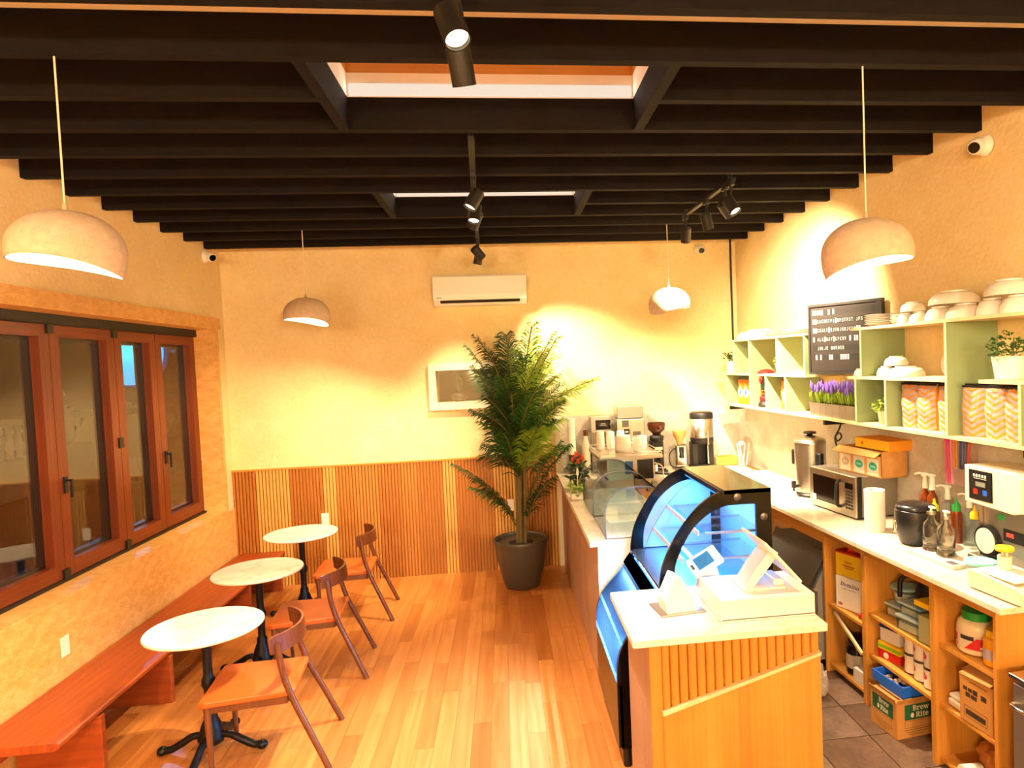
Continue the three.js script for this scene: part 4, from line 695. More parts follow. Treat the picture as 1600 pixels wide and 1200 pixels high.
function glassBottle(a, w, label, y = KY + .028) { const t = rthing('glass_bottle', label, 'bottle', a, y, w); mesh(t, 'bottle', lathe([[0, .002], [.05, .002], [.052, .012], [.046, .02], [.046, .13], [.042, .15], [.022, .172], [.019, .18], [.019, .2], [.022, .203], [.022, .213], [.018, .213], [.016, .2], [.016, .182], [.019, .17], [.038, .147], [.042, .13], [.042, .022], [0, .014]], 0, 0, 0, 28), bottleGlass); mesh(t, 'neck_ring', cyl(.024, .024, .014, 0, .207, 0), M.steel); mesh(t, 'plunger', [rod([0, .21, 0], [0, .235, 0], .006), rbox(.04, .012, .02, .004, .008, .24, 0)], M.white); }
{ const t = rthing('portion_scale', 'flat white and steel portion scale under the glass bottles', 'scale', 3.72, KY, .365, .06); mesh(t, 'body', rbox(.34, .024, .16, .005, 0, .012, 0), M.white); mesh(t, 'pan', rbox(.16, .004, .14, .001, -.05, .026, 0), M.plastic); mesh(t, 'readout', span(.1, .16, .02, .0255, .03, .07), M.grey); }
glassBottle(3.62, .35, 'clear glass pump bottle farther from the camera on the portion scale'); glassBottle(3.735, .35, 'clear glass pump bottle closer to the camera on the portion scale');
{ // cup sealing machine
  const t = rthing('cup_sealer', 'white and stainless cup sealing machine with black control panel', 'sealing machine', 3.98, KY, .135);
  mesh(t, 'base', rbox(.44, .05, .25, .008, .02, .025, -.0), M.steelDull); mesh(t, 'column', rbox(.36, .30, .2, .01, .03, .195, -.035), M.steelDull); mesh(t, 'edge_plate', span(-.155, -.148, .05, .345, -.13, .09), M.steel);
  const h = mesh(t, 'head', prism([[-.2, .335], [.12, .325], [.17, .34], [.17, .50], [.14, .52], [-.2, .52]], .24, .006).translate(0, 0, -.12), M.cream);
  mesh(h, 'control_panel', box(.16, .155, .004, -.09, .43, .1275), M.blackGloss); decal(h, 'panel_print', .155, .15, printed(160, 160, (c) => { c.fillStyle = '#17171a'; c.fillRect(0, 0, 160, 160); c.fillStyle = '#e8e4da'; for (let i = 0; i < 5; i++) c.fillRect(30 + i * 20, 18, 13, 16); c.fillRect(34, 40, 90, 3); c.fillStyle = '#7a7f78'; c.fillRect(46, 60, 70, 26); c.fillStyle = '#d02a22'; c.fillRect(30, 102, 30, 30); c.fillStyle = '#2a55c8'; c.fillRect(98, 102, 30, 30); }, .3), -.09, .43, .1302);
  mesh(t, 'green_button', cyl(.017, .017, .012, -.02, .275, .068, Math.PI / 2), M.green); mesh(t, 'thermostat', box(.13, .06, .008, .06, .19, .068), M.black); mesh(t, 'thermostat_digits', box(.045, .02, .002, .04, .195, .0732), glow(0xff3a20, 2.5)); mesh(t, 'film_roll', cyl(.08, .08, .03, -.1, .135, .08, Math.PI / 2), M.black); mesh(t, 'film_disc', cyl(.066, .066, .036, -.1, .135, .082, Math.PI / 2), M.cream);
}
{ const t = rthing('storage_tub', 'round glass tub with teal lid beside the white scale', 'container', 3.99, KY, .35); mesh(t, 'tub', lathe([[0, .002], [.06, .002], [.072, .06], [.074, .062], [.07, .058], [.058, .006], [0, .006]], 0, 0, 0, 30), M.clear); mesh(t, 'lid', lathe([[.078, .058], [.078, .07], [.07, .074], [.06, .07], [0, .07]], 0, 0, 0, 30), phy(0x7ccbd0, .3)); }
{ const t = rthing('counter_scale', 'white bench scale at the near end of the worktop', 'scale', 4.28, KY + .003, .42, .05); mesh(t, 'body', prism([[-.15, .01], [.15, .01], [.15, .055], [.12, .07], [-.13, .085], [-.15, .08]], .22, .006).translate(0, 0, -.11), M.cream); mesh(t, 'pan', rbox(.2, .006, .2, .002, .0, .092, 0), M.white); mesh(t, 'foot', [-1, 1].flatMap(a => [-1, 1].map(b => cyl(.015, .015, .012, a * .12, .004, b * .08))), M.black); }
{ const t = rthing('spice_jar', 'small jar with a round yellow lid on the bench scale', 'jar', 4.2, KY + .1, .4); mesh(t, 'jar', cyl(.03, .03, .06, 0, .03, 0), M.cream); mesh(t, 'post', [cyl(.006, .006, .03, -.012, .07, 0), cyl(.006, .006, .03, .012, .07, 0)], M.cream); mesh(t, 'lid', lathe([[0, .082], [.038, .084], [.042, .092], [.038, .104], [0, .106]], 0, 0, 0, 28), M.yellow); }
{ // straws
  const t = rthing('straw_bag', 'clear bag of coloured straws hanging below the shelf', 'straws', 3.44, 1.34, .03); const C = [0xf23aa0, 0xf23aa0, 0xffa8d0, 0xf59a20, 0xf2c030, 0x3a56b8, 0x4a68c8, 0x33479a, 0xc2301e];
  C.forEach((c, i) => mesh(t, 'straw', [0, 1, 2].map(k => rod([-.085 + i * .021 + k * .006, .0 + (i < 3 ? 0 : .1), .01 * k], [-.1 + i * .025 + k * .006, .275, .01 * k], .0042, .0042, 6)), std(c, .4)));
  mesh(t, 'bag', [rbox(.26, .26, .05, .02, .03, .13, .015)], phy(0xfff4f4, .15, { transmission: .92, thickness: 0 }));
}
// ---- things in the cabinets
function carton(name, label, a, y, w, W, H, D, mat, turn, parts) { const t = rthing(name, label, 'box', a, y, w, turn); mesh(t, 'body', rbox(W, H, D, .003, 0, H / 2, 0), mat); if (parts) parts(t, W, H, D); return t; }
const CY1 = .478, sugar = printed(256, 256, (c) => { c.fillStyle = '#f3ece2'; c.fillRect(0, 0, 256, 256); c.fillStyle = '#4a3c78'; c.font = 'bold italic 46px serif'; c.fillText('Domino', 40, 70); c.font = '18px sans-serif'; c.fillText('SUGAR PACKETS', 60, 98); c.fillStyle = '#b9503c'; c.fillRect(20, 216, 40, 22); });
carton('white_carton', 'white sugar carton printed with violet lettering in the left cabinet bay', 3.0, CY1, .43, .22, .21, .16, std(0xefe7dc, .7), .3, (t, W, H, D) => { decal(t, 'front_print', W * .96, H * .96, sugar, 0, H / 2, D / 2 + .001); decal(t, 'side_print', D * .9, H * .9, printed(128, 128, (c) => { c.fillStyle = '#efe7dc'; c.fillRect(0, 0, 128, 128); c.fillStyle = '#5a5060'; for (let i = 0; i < 4; i++) { c.fillRect(20, 12 + i * 30, 34, 14); c.fillRect(76, 18 + i * 28, 26, 12); } }), -W / 2 - .001, H / 2, 0, 0, -Math.PI / 2, 0); });
carton('yellow_carton', 'yellow carton with red torn flap standing on the white sugar carton', 3.0, CY1 + .213, .43, .22, .15, .15, M.yellow, .3, (t, W, H, D) => { mesh(t, 'red_flap', [box(W, .012, D, 0, H + .004, 0), box(.05, .05, .004, -.02, H + .025, .02, -.5, .3, 0)], M.red); decal(t, 'print', W * .7, H * .6, printed(128, 96, (c) => { c.fillStyle = '#f2c51d'; c.fillRect(0, 0, 128, 96); c.fillStyle = '#b0480f'; c.font = 'bold 24px sans-serif'; c.fillText('1000', 30, 34); c.fillRect(24, 46, 76, 8); c.fillRect(34, 62, 56, 6); }), 0, H * .5, D / 2 + .001); });
{ const t = rthing('red_packet', 'small red packet on the left cabinet shelf', 'packet', 3.18, CY1, .5, .3); mesh(t, 'body', rbox(.07, .03, .04, .01, 0, .015, 0), M.red); }
{ const t = rthing('dark_jar', 'dark glass jar with white label low in the left cabinet bay', 'jar', 3.02, .062, .46); mesh(t, 'jar', lathe([[0, 0], [.062, 0], [.066, .01], [.066, .17], [.05, .2], [0, .2]], 0, 0, 0, 28), phy(0x1c120c, .12)); mesh(t, 'label_band', cyl(.067, .067, .09, 0, .09, 0, 0, 0, 0, 28, true), std(0xb8a690, .7)); mesh(t, 'lid', cyl(.052, .052, .035, 0, .215, 0), M.black); }
{ const t = rthing('dark_jar', 'second dark jar behind the labelled one in the left cabinet bay', 'jar', 3.14, .062, .36); mesh(t, 'jar', lathe([[0, 0], [.055, 0], [.058, .15], [.045, .18], [0, .18]], 0, 0, 0, 28), phy(0x241a14, .12)); mesh(t, 'lid', cyl(.05, .05, .03, 0, .195, 0), M.steel); }
carton('white_box', 'small white box beside the dark jars', 3.17, .062, .5, .12, .09, .08, std(0xd9cfc4, .7), .1);
{ const t = rthing('slanted_board', 'loose plywood strip leaning inside the left cabinet bay', 'board', 3.05, 0, .50); mesh(t, 'strip', bar([-.17, .42, .03], [.17, .28, .045], .02, .016), M.plyEdge); }
const SH1 = .577;
function tubBox(a, y, w, W, H, D, label, lid) { const t = rthing('food_container', label, 'container', a, y, w, .15); mesh(t, 'tub', [span(-W / 2, W / 2, 0, .004, -D / 2, D / 2), span(-W / 2, W / 2, 0, H, D / 2 - .003, D / 2), span(-W / 2, W / 2, 0, H, -D / 2, -D / 2 + .003), span(-W / 2, -W / 2 + .003, 0, H, -D / 2, D / 2), span(W / 2 - .003, W / 2, 0, H, -D / 2, D / 2)], M.clear); mesh(t, 'contents', box(W * .9, H * .6, D * .9, 0, H * .33, 0), std(0xe6d3b4, .8)); mesh(t, 'lid', rbox(W + .012, .014, D + .012, .004, 0, H + .006, 0), lid); }
const lidBlue = phy(0xbfd6dc, .3); tubBox(3.42, SH1, .38, .16, .06, .15, 'clear food container with pale lid at the far end of the upper cabinet shelf', lidBlue); tubBox(3.625, SH1, .44, .17, .07, .16, 'clear food container in front on the upper cabinet shelf', lidBlue); tubBox(3.625, SH1 + .092, .44, .15, .05, .13, 'clear food container stacked on another on the upper cabinet shelf', lidBlue);
{ const t = rthing('glass_bowl', 'round lidded glass bowl stacked at the far end of the upper cabinet shelf', 'container', 3.42, SH1 + .082, .38); mesh(t, 'bowl', lathe([[0, 0], [.06, 0], [.078, .09], [.074, .09], [.056, .004], [0, .004]], 0, 0, 0, 28), M.clear); mesh(t, 'contents', cyl(.066, .056, .06, 0, .035, 0), std(0xefe4cf, .8)); mesh(t, 'lid', lathe([[.082, .088], [.082, .1], [.06, .104], [0, .102]], 0, 0, 0, 28), phy(0x9fc4c4, .3)); }
{ const t = rthing('pour_kettle', 'black kettle with a big handle on the upper cabinet shelf', 'kettle', 3.61, SH1 + .158, .38, .5); mesh(t, 'body', lathe([[0, 0], [.07, 0], [.085, .03], [.075, .1], [.05, .13], [0, .135]], .03, 0, 0, 28), M.black); mesh(t, 'handle', tube([[-.03, .115, .0], [-.1, .125, .02], [-.13, .1, .03], [-.135, .0, .04]], .013, 20), M.black); mesh(t, 'lid_knob', rbox(.05, .022, .03, .006, -.09, .135, .02), M.orange); }
{ const t = rthing('snack_tub', 'tall clear tub with yellow and red lid on the upper cabinet shelf', 'container', 3.785, SH1, .48, .1); mesh(t, 'tub', [span(-.05, .05, 0, .2, .055, .058), span(-.05, .05, 0, .2, -.058, -.055), span(-.052, -.049, 0, .2, -.058, .058), span(.049, .052, 0, .2, -.058, .058), span(-.05, .05, 0, .004, -.055, .055)], M.clear); mesh(t, 'contents', box(.085, .14, .1, 0, .075, 0), std(0xe2c78c, .8)); mesh(t, 'lid', rbox(.115, .03, .13, .005, 0, .213, 0), M.yellow); mesh(t, 'red_clip', rbox(.03, .034, .11, .005, .06, .21, .01), M.red); mesh(t, 'label_patch', span(.0525, .0545, .01, .12, -.04, .04), M.white); }
const SH2 = .327;
carton('blue_lid_box', 'white box with navy lid on the lower cabinet shelf', 3.41, SH2 + .1, .43, .14, .10, .13, std(0xeee7dc, .7), .25, (t, W, H, D) => { mesh(t, 'lid', rbox(W + .006, .035, D + .006, .004, 0, H - .005, 0), M.navy); });
carton('tea_carton', 'yellow and green carton under the navy-lidded box', 3.42, SH2 + .052, .44, .16, .046, .14, M.yellow, .25, (t, W, H, D) => { mesh(t, 'green_band', [span(-W / 2 - .002, W / 2 + .002, .012, .03, D / 2, D / 2 + .002), span(-W / 2 - .002, -W / 2, .01, .034, -D / 2, D / 2)], std(0x8ec22e, .5)); });
carton('red_carton', 'red carton with white oval at the bottom of the pile', 3.42, SH2, .44, .165, .05, .14, M.red, .25, (t, W, H, D) => { mesh(t, 'oval_mark', cyl(.018, .018, .002, -.02, .025, D / 2 + .001, Math.PI / 2), M.cream); });
{ const can = printed(256, 128, (c) => { c.fillStyle = '#f1e9df'; c.fillRect(0, 0, 256, 128); for (const x of [30, 158]) { c.fillStyle = '#d8324a'; c.beginPath(); c.arc(x + 30, 52, 24, 0, 7); c.fill(); c.fillStyle = '#f6d9d6'; c.font = 'bold 20px serif'; c.fillText('LC', x + 17, 59); } c.fillStyle = '#a99a90'; for (let i = 0; i < 5; i++) c.fillRect(100, 30 + i * 14, 44, 4); }, .4);
  const names = ['far', 'middle', 'near'], tin = std(0x5a4a40, .35, { metalness: .7 });
  for (let r = 0; r < 2; r++) for (let k = 0; k < 3; k++) { const t = rthing('milk_can', `white milk can with red seal, ${names[k]} one in the ${r ? 'upper' : 'lower'} row`, 'can', 3.59 + k * .094, SH2 + r * .112, .46 + .008 * k, .9 + k * .2, 'white milk cans in two rows'); t.scale.y = .94; mesh(t, 'wrapper', cyl(.044, .044, .106, 0, .058, 0, 0, 0, 0, 28, true), can, true); mesh(t, 'rim', lathe([[0, .112], [.04, .112], [.041, .118], [.045, .118], [.045, .11], [.043, .11]]), tin); mesh(t, 'rim', lathe([[.043, .006], [.045, .006], [.045, 0], [0, 0]]), tin); } }
{ const t = rthing('yellow_packet', 'yellow upright packet at the near end of the lower cabinet shelf', 'packet', 3.865, SH2, .42); mesh(t, 'body', rbox(.03, .17, .12, .008, 0, .085, 0), M.yellow); mesh(t, 'seal', box(.026, .012, .125, 0, .172, 0), M.yellow); }
// carton of coffee filters on the floor
const brew = (w) => printed(256, 192, (c) => { c.fillStyle = '#c28a47'; c.fillRect(0, 0, 256, 192); c.fillStyle = '#1f5a3a'; c.fillRect(w ? 44 : 20, 14, w ? 176 : 210, 84); c.fillStyle = '#f2e6cc'; c.font = 'bold 40px serif'; c.fillText('Brew', w ? 92 : 84, 50); c.fillText('Rite', w ? 112 : 100, 88); c.beginPath(); c.ellipse(w ? 92 : 80, 74, 10, 14, 0, 0, 7); c.fill(); c.strokeStyle = '#6a4a22'; c.lineWidth = 2; c.strokeRect(44, 104, 170, 38); c.fillStyle = '#6a4a22'; for (let i = 0; i < 3; i++) c.fillRect(40 + i * 14, 152 + i * 12, 176 - i * 40, 3); }, .8);
carton('filter_carton', 'large cardboard carton with green filter print on the kitchen floor', 3.56, 0, .5, .22, .21, .28, M.card, .08, (t, W, H, D) => { decal(t, 'front_print', W * .96, H * .94, brew(0), 0, H / 2, D / 2 + .001); decal(t, 'end_print', D * .96, H * .94, brew(1), W / 2 + .001, H / 2, 0, 0, Math.PI / 2, 0); mesh(t, 'flap', box(W, .03, .003, 0, H + .004, D / 2 + .004, .3), M.card); mesh(t, 'flap', box(.003, .03, D, W / 2 + .004, H + .004, 0, 0, 0, -.3), M.card); });
{ const t = rthing('blue_bin', 'bright blue plastic bin sitting in the filter carton', 'bin', 3.555, .212, .48, .08); mesh(t, 'bin', [span(-.12, .12, .03, .085, .12, .128), span(-.12, .12, .03, .085, -.12, -.112), span(-.128, -.12, .03, .085, -.12, .128), span(.12, .128, .03, .085, -.12, .128), span(-.1, .1, .0, .03, -.1, .1)], M.blue); mesh(t, 'contents', [...Array(22)].map(() => ball(.018, rr(-.09, .09), rr(.035, .065), rr(-.09, .09), 1, .8, 1, 7)), std(0xb59a8c, .6)); }
{ const t = rthing('mayonnaise_jar', 'big cream jar with green lid on the near cabinet shelf', 'jar', 4.06, .647, .44); mesh(t, 'jar', lathe([[0, 0], [.078, 0], [.088, .012], [.09, .12], [.082, .15], [.06, .17], [0, .17]], 0, 0, 0, 36), phy(0xefe0bb, .25)); mesh(t, 'label_band', cyl(.0905, .0905, .075, 0, .065, 0, 0, 0, 0, 36, true), printed(512, 128, (c) => { c.fillStyle = '#d9ccb2'; c.fillRect(0, 0, 512, 128); for (const x of [0, 170, 340]) { c.fillStyle = '#3a2a2c'; c.fillRect(x, 10, 60, 34); c.fillStyle = '#cf1f26'; c.beginPath(); c.moveTo(x + 20, 118); c.lineTo(x + 70, 20); c.lineTo(x + 150, 20); c.lineTo(x + 150, 118); c.fill(); c.fillStyle = '#f5ead2'; c.fillRect(x + 84, 88, 60, 16); } }), true); mesh(t, 'lid', cyl(.064, .064, .04, 0, .185, 0, 0, 0, 0, 36), M.green); }
{ const t = rthing('mustard_jar', 'yellow jar beside the big cream jar', 'jar', 4.22, .647, .47); mesh(t, 'jar', lathe([[0, 0], [.05, 0], [.055, .01], [.055, .12], [.04, .14], [0, .14]], 0, 0, 0, 28), phy(0xe9a51c, .25)); mesh(t, 'label_band', cyl(.056, .056, .05, 0, .06, 0, 0, 0, 0, 28, true), std(0xb9b0bc, .6)); mesh(t, 'lid', cyl(.042, .042, .03, 0, .155, 0), M.yellow); }
carton('cup_carton', 'brown carton with black print and torn top on the near cabinet shelf', 4.17, .332, .40, .2, .235, .3, M.card, .05, (t, W, H, D) => { decal(t, 'front_print', W * .95, H * .95, printed(192, 256, (c) => { c.fillStyle = '#be8640'; c.fillRect(0, 0, 192, 256); c.fillStyle = '#3a2612'; for (const [x, y, w, h] of [[20, 60, 26, 22], [50, 60, 26, 22], [80, 56, 30, 30], [34, 88, 30, 26], [68, 90, 38, 24], [130, 62, 34, 30]]) c.fillRect(x, y, w, h); c.lineWidth = 3; c.strokeStyle = '#3a2612'; c.strokeRect(26, 168, 140, 60); c.fillRect(34, 184, 124, 32); c.fillRect(60, 20, 110, 4); }, .85), 0, H / 2, D / 2 + .001); mesh(t, 'torn_flap', [box(W, .003, .08, 0, H + .015, D / 2 - .03, .4, 0, .1), box(.06, .003, D * .8, -W / 2 + .01, H + .02, 0, 0, 0, .7)], M.card); });
{ const t = rthing('napkin_pack', 'white folded napkin pack on the near cabinet shelf', 'napkins', 4.0, .332, .47); mesh(t, 'stack', [rbox(.1, .02, .1, .008, 0, .01, 0), rbox(.1, .02, .1, .008, .01, .032, .01), rbox(.09, .02, .1, .008, 0, .054, 0)], M.white); }
{ const t = rthing('paper_bag', 'crumpled brown paper bag at the bottom of the near cabinet', 'paper bag', 4.12, .047, .33, .3); const g = new THREE.SphereGeometry(.13, 18, 12), p = g.attributes.position; for (let i = 0; i < p.count; i++) { const k = 1 + .22 * (hash(i % 19, i, 3) - .5); p.setXYZ(i, p.getX(i) * 1.0 * k, Math.max(0, (p.getY(i) + .1) * .62 * k), p.getZ(i) * .95 * k); } const q = g.toNonIndexed(); q.computeVertexNormals(); mesh(t, 'bag', q, M.bagkraft); mesh(t, 'fold', [box(.14, .05, .004, -.02, .13, .02, .5, .4, .2), box(.1, .05, .004, .05, .12, -.02, -.4, .9, 0)], M.bagkraft); }
{ const t = rthing('cup_stack', 'white foam cups lying at the bottom of the near cabinet', 'cups', 4.12, .047, .53); mesh(t, 'cup', cyl(.035, .03, .1, 0, .036, 0, Math.PI / 2, .3, 0), M.white); mesh(t, 'cup', cyl(.035, .03, .1, .09, .036, .0, Math.PI / 2, -.2, 0), M.white); }
{ const t = thing('plastic_bag', 'crumpled clear plastic bag on the tiled floor', 'bag', [1.88, 0, -3.97]); const g = new THREE.SphereGeometry(.1, 16, 12), p = g.attributes.position; for (let i = 0; i < p.count; i++) { const k = 1 + .4 * (hash(i % 17, i, 5) - .5); p.setXYZ(i, p.getX(i) * .6 * k, Math.max(0, (p.getY(i) + .08) * 1.0 * k), p.getZ(i) * .8 * k); } const q = g.toNonIndexed(); q.computeVertexNormals(); mesh(t, 'film', q, phy(0xe8e4de, .3, { transmission: .5, thickness: 0 })); }
// ---- far counter
{
  const t = thing('espresso_machine', 'stainless espresso machine with a cup tray on top of the bar', 'espresso machine', [1.05, 1.0, -6.03]); // long side along z
  mesh(t, 'body', [rbox(.42, .16, .62, .01, 0, .22, 0), rbox(.40, .1, .60, .01, -.02, .08, 0)], M.steel); mesh(t, 'cup_tray', [rbox(.56, .03, .72, .006, 0, .315, 0)], M.steel); mesh(t, 'tray_rail', [rod([-.27, .355, -.35], [.27, .355, -.35], .005), rod([-.27, .355, .35], [.27, .355, .35], .005), rod([-.27, .355, -.35], [-.27, .355, .35], .005), rod([.27, .355, -.35], [.27, .355, .35], .005), ...[-1, 1].flatMap(a => [-1, 1].map(b => rod([a * .27, .33, b * .35], [a * .27, .355, b * .35], .005)))], M.chrome);
  mesh(t, 'side_panel', [span(-.2, .02, .12, .29, .312, .318)], phy(0xb8d8d8, .15)); mesh(t, 'blue_window', span(-.05, .02, .17, .28, .319, .322), std(0x3a5f9a, .2)); mesh(t, 'black_side', span(.06, .2, .12, .29, .312, .318), M.black);
  mesh(t, 'drip_tray', rbox(.16, .05, .6, .006, .27, .045, 0), M.steelDull); for (const z of [-.15, .15]) { const g = mesh(t, 'group_head', [cyl(.036, .036, .06, .24, .185, z), cyl(.034, .03, .03, .24, .14, z)], M.chrome); mesh(g, 'portafilter_handle', rod([.26, .135, z], [.42, .12, z + .02], .013), M.black); } mesh(t, 'steam_wand', tube([[.22, .25, .28], [.28, .22, .3], [.29, .1, .31]], .006), M.chrome);
  mesh(t, 'foot', [-1, 1].flatMap(a => [-1, 1].map(b => cyl(.02, .02, .03, a * .16, .015, b * .26))), M.black);
}
const paper = std(0xf6efe2, .8);
[[.86, -6.2, .17, 'cup stack at the far left of the espresso tray'], [.96, -6.22, .16, 'cup stack second along the far row of the espresso tray'], [1.06, -6.24, .16, 'cup stack third along the far row of the espresso tray'], [1.03, -5.95, .15, 'widest white cup stack in the middle of the espresso tray']].forEach(([x, z, h, l], i) => { const t = thing('cup_stack', 'white ' + l, 'cups', [x, 1.3315, z], 0, 'cup stacks on the espresso machine'); const r = i === 3 ? .075 : .04; mesh(t, 'cup', lathe([[0, 0], [r * .95, 0], [r, h * .3], [r, h * .33], [r * .98, h * .33], [r * .98, h * .6], [r, h * .62], [r * .97, h * .64], [r * .9, h], [r * .6, h + .003], [0, h + .003]], 0, 0, 0, 28), paper); });
[[1.16, -5.95, 'small stack of espresso cups beside the widest cup stack'], [1.24, -6.1, 'small stack of espresso cups at the barista side of the tray']].forEach(([x, z, l]) => { const t = thing('cup_stack', l, 'cups', [x, 1.3315, z], 0); mesh(t, 'cup', lathe([[0, 0], [.035, 0], [.045, .06], [.045, .062], [.04, .065], [.046, .12], [.042, .12], [.0, .118]], 0, 0, 0, 24), M.porcelain); });
{ const t = thing('water_boiler', 'tall stainless water boiler with black key strip at the far wall', 'water boiler', [1.265, 1.0, -6.93]); mesh(t, 'body', rbox(.29, .55, .28, .008, 0, .275, 0), M.steel); mesh(t, 'top_bin', rbox(.27, .13, .26, .008, 0, .62, 0), M.steelDull); mesh(t, 'key_strip', span(-.075, -.015, .27, .45, .14, .146), M.black); mesh(t, 'keys', [.42, .38, .34, .30].map(y => box(.03, .016, .004, -.045, y, .147)), M.cream); mesh(t, 'window', span(-.09, -.02, .47, .54, .14, .145), M.grey); mesh(t, 'badge', span(.02, .1, .38, .42, .14, .145), M.grey); mesh(t, 'divider_line', span(-.005, 0, .26, .55, .14, .144), M.steelDull); }
{ const t = thing('coffee_brewer', 'small steel brewer with black display at the far wall', 'coffee machine', [.965, 1.0, -6.95]); mesh(t, 'body', [rbox(.21, .17, .2, .006, 0, .5, 0), span(-.09, .09, .02, .42, -.09, -.02), rbox(.2, .03, .2, .006, 0, .015, 0)], M.steelDull); mesh(t, 'display', rbox(.155, .1, .006, .002, .02, .5, .102), M.blackGloss); decal(t, 'display_text', .1, .05, printed(96, 48, (c) => { c.fillStyle = '#0b0b0c'; c.fillRect(0, 0, 96, 48); c.fillStyle = '#9a938a'; c.fillRect(26, 10, 44, 8); c.fillRect(16, 28, 64, 4); }, .2), .02, .5, .1058); }
{ const t = thing('coffee_grinder', 'black coffee grinder with a tinted bean hopper', 'grinder', [1.53, 1.0, -6.78]); mesh(t, 'base', [rbox(.15, .03, .28, .01, 0, .015, .02), rbox(.13, .28, .14, .015, 0, .17, -.04)], M.black); mesh(t, 'neck', lathe([[.05, .3], [.07, .32], [.075, .36], [.04, .38], [0, .38]]), M.black); mesh(t, 'hopper', lathe([[.035, .38], [.085, .43], [.095, .48], [.09, .50], [.088, .5]], 0, 0, 0, 28), phy(0x5a2a16, .1, { transmission: .4, thickness: 0 })); mesh(t, 'hopper_top', lathe([[.09, .5], [.09, .585], [.02, .6], [0, .602]], 0, 0, 0, 28), M.clear); mesh(t, 'keypad', span(-.03, .05, .22, .25, .03, .036), M.cream); mesh(t, 'spout', rod([0, .2, .03], [0, .14, .08], .018), M.black); mesh(t, 'dosing_fork', rod([0, .12, .02], [0, .11, .12], .012), M.black); }
{ const t = thing('hand_grinder', 'small chrome coffee grinder with pale hopper', 'grinder', [1.775, 1.0, -6.8]); mesh(t, 'body', rbox(.12, .24, .14, .02, 0, .15, 0), M.chrome); mesh(t, 'hopper', lathe([[.03, .27], [.035, .3], [.065, .35], [.07, .4], [.06, .41], [0, .41]], 0, 0, 0, 28), phy(0xd9a860, .2)); mesh(t, 'spout', [rod([0, .2, .07], [0, .13, .1], .02), rbox(.05, .06, .02, .006, 0, .21, .075)], M.black); mesh(t, 'cord', tube([[-.06, .22, 0], [-.11, .16, 0], [-.1, .05, 0], [-.07, .02, 0]], .005), M.black); mesh(t, 'tray', rbox(.14, .02, .2, .006, 0, .01, .02), M.steelDull); }
{ const t = thing('coffee_dispenser', 'tall steel and black coffee dispenser with tap', 'dispenser', [2.015, 1.0, -6.8]); mesh(t, 'vessel', lathe([[.12, .32], [.12, .52], [0, .52]], 0, 0, 0, 36), M.steel); mesh(t, 'lid', lathe([[.122, .52], [.122, .575], [.1, .59], [0, .59]], 0, 0, 0, 36), M.black); mesh(t, 'collar', lathe([[0, .26], [.118, .26], [.122, .32], [.12, .325], [0, .325]], 0, 0, 0, 36), M.black); mesh(t, 'stand', [span(-.11, -.06, .03, .27, -.1, .04), span(.06, .11, .03, .27, -.1, .04), span(-.06, .06, .03, .27, -.11, -.08)], M.black); mesh(t, 'base', rbox(.27, .03, .26, .01, .01, .015, .02), M.black); mesh(t, 'tap', [rod([.02, .33, .11], [.02, .33, .15], .014), rod([.02, .33, .15], [.02, .26, .15], .012), rbox(.025, .05, .015, .004, .02, .37, .145), rod([.02, .25, .13], [.03, .06, .11], .009)], M.steel); mesh(t, 'drip_plate', rbox(.16, .012, .1, .003, .02, .036, .09), M.steel); }
{ const t = thing('wooden_crate', 'low wooden crate on the far counter by the corner', 'crate', [2.295, 1.0, -6.9]); for (const y of [.03, .075]) mesh(t, 'slat', rbox(.24, .04, .012, .003, 0, y, .07), M.plyH); for (const x of [-.115, .115]) mesh(t, 'end', rbox(.012, .1, .14, .003, x, .05, 0), M.plyEdge); mesh(t, 'floor', box(.22, .008, .14, 0, .008, 0), M.ply); mesh(t, 'back', rbox(.24, .09, .012, .003, 0, .05, -.07), M.plyH); }
{ const t = thing('cutlery_holder', 'clear acrylic holder of white cutlery in the far corner', 'holder', [2.43, 1.0, -6.72]); mesh(t, 'holder', [span(-.07, .07, 0, .004, -.05, .05), span(-.07, .07, 0, .2, -.05, -.047), span(-.07, .07, 0, .12, .047, .05), span(-.07, -.067, 0, .17, -.05, .05), span(.067, .07, 0, .17, -.05, .05)], M.acrylic); for (let i = 0; i < 6; i++) { const x = rr(-.05, .05), z = rr(-.03, .03); mesh(t, 'spoon', [rod([x, .01, z], [x + rr(-.06, .05), .24, z + rr(-.02, .02)], .004), ball(.014, x + rr(-.03, .03), .245, z, 1, 1.5, .4, 10)], M.white); } }
{ const t = thing('knock_box', 'steel knock box at the end of the espresso machine', 'knock box', [1.35, 1.0, -6.62]); mesh(t, 'box', rbox(.17, .06, .15, .008, 0, .03, 0), std(0x6a5048, .35, { metalness: .5 })); mesh(t, 'tamper', [cyl(.028, .028, .02, 0, .072, 0), cyl(.012, .018, .06, 0, .11, 0)], M.chrome); }
{ const t = thing('cup_tower', 'tall column of paper cups in a black holder at the bar end', 'cups', [.66, 1.0, -6.92]); mesh(t, 'cup_column', [...Array(9)].map((_, i) => lathe([[.038, 0], [.042, .05], [.045, .055], [.042, .06]], 0, .2 + i * .04, 0, 24)), paper); mesh(t, 'holder', rbox(.12, .2, .12, .006, .03, .1, 0), M.black); }
{ const t = thing('syrup_bottle', 'pale bottle with brown cap beside the cup tower', 'bottle', [.806, 1.0, -6.9]); mesh(t, 'bottle', lathe([[0, 0], [.04, 0], [.042, .28], [.02, .36], [.018, .4], [0, .4]], 0, 0, 0, 24), M.cream); mesh(t, 'cap', cyl(.024, .024, .06, 0, .42, 0), std(0x5a2e1c, .4)); }
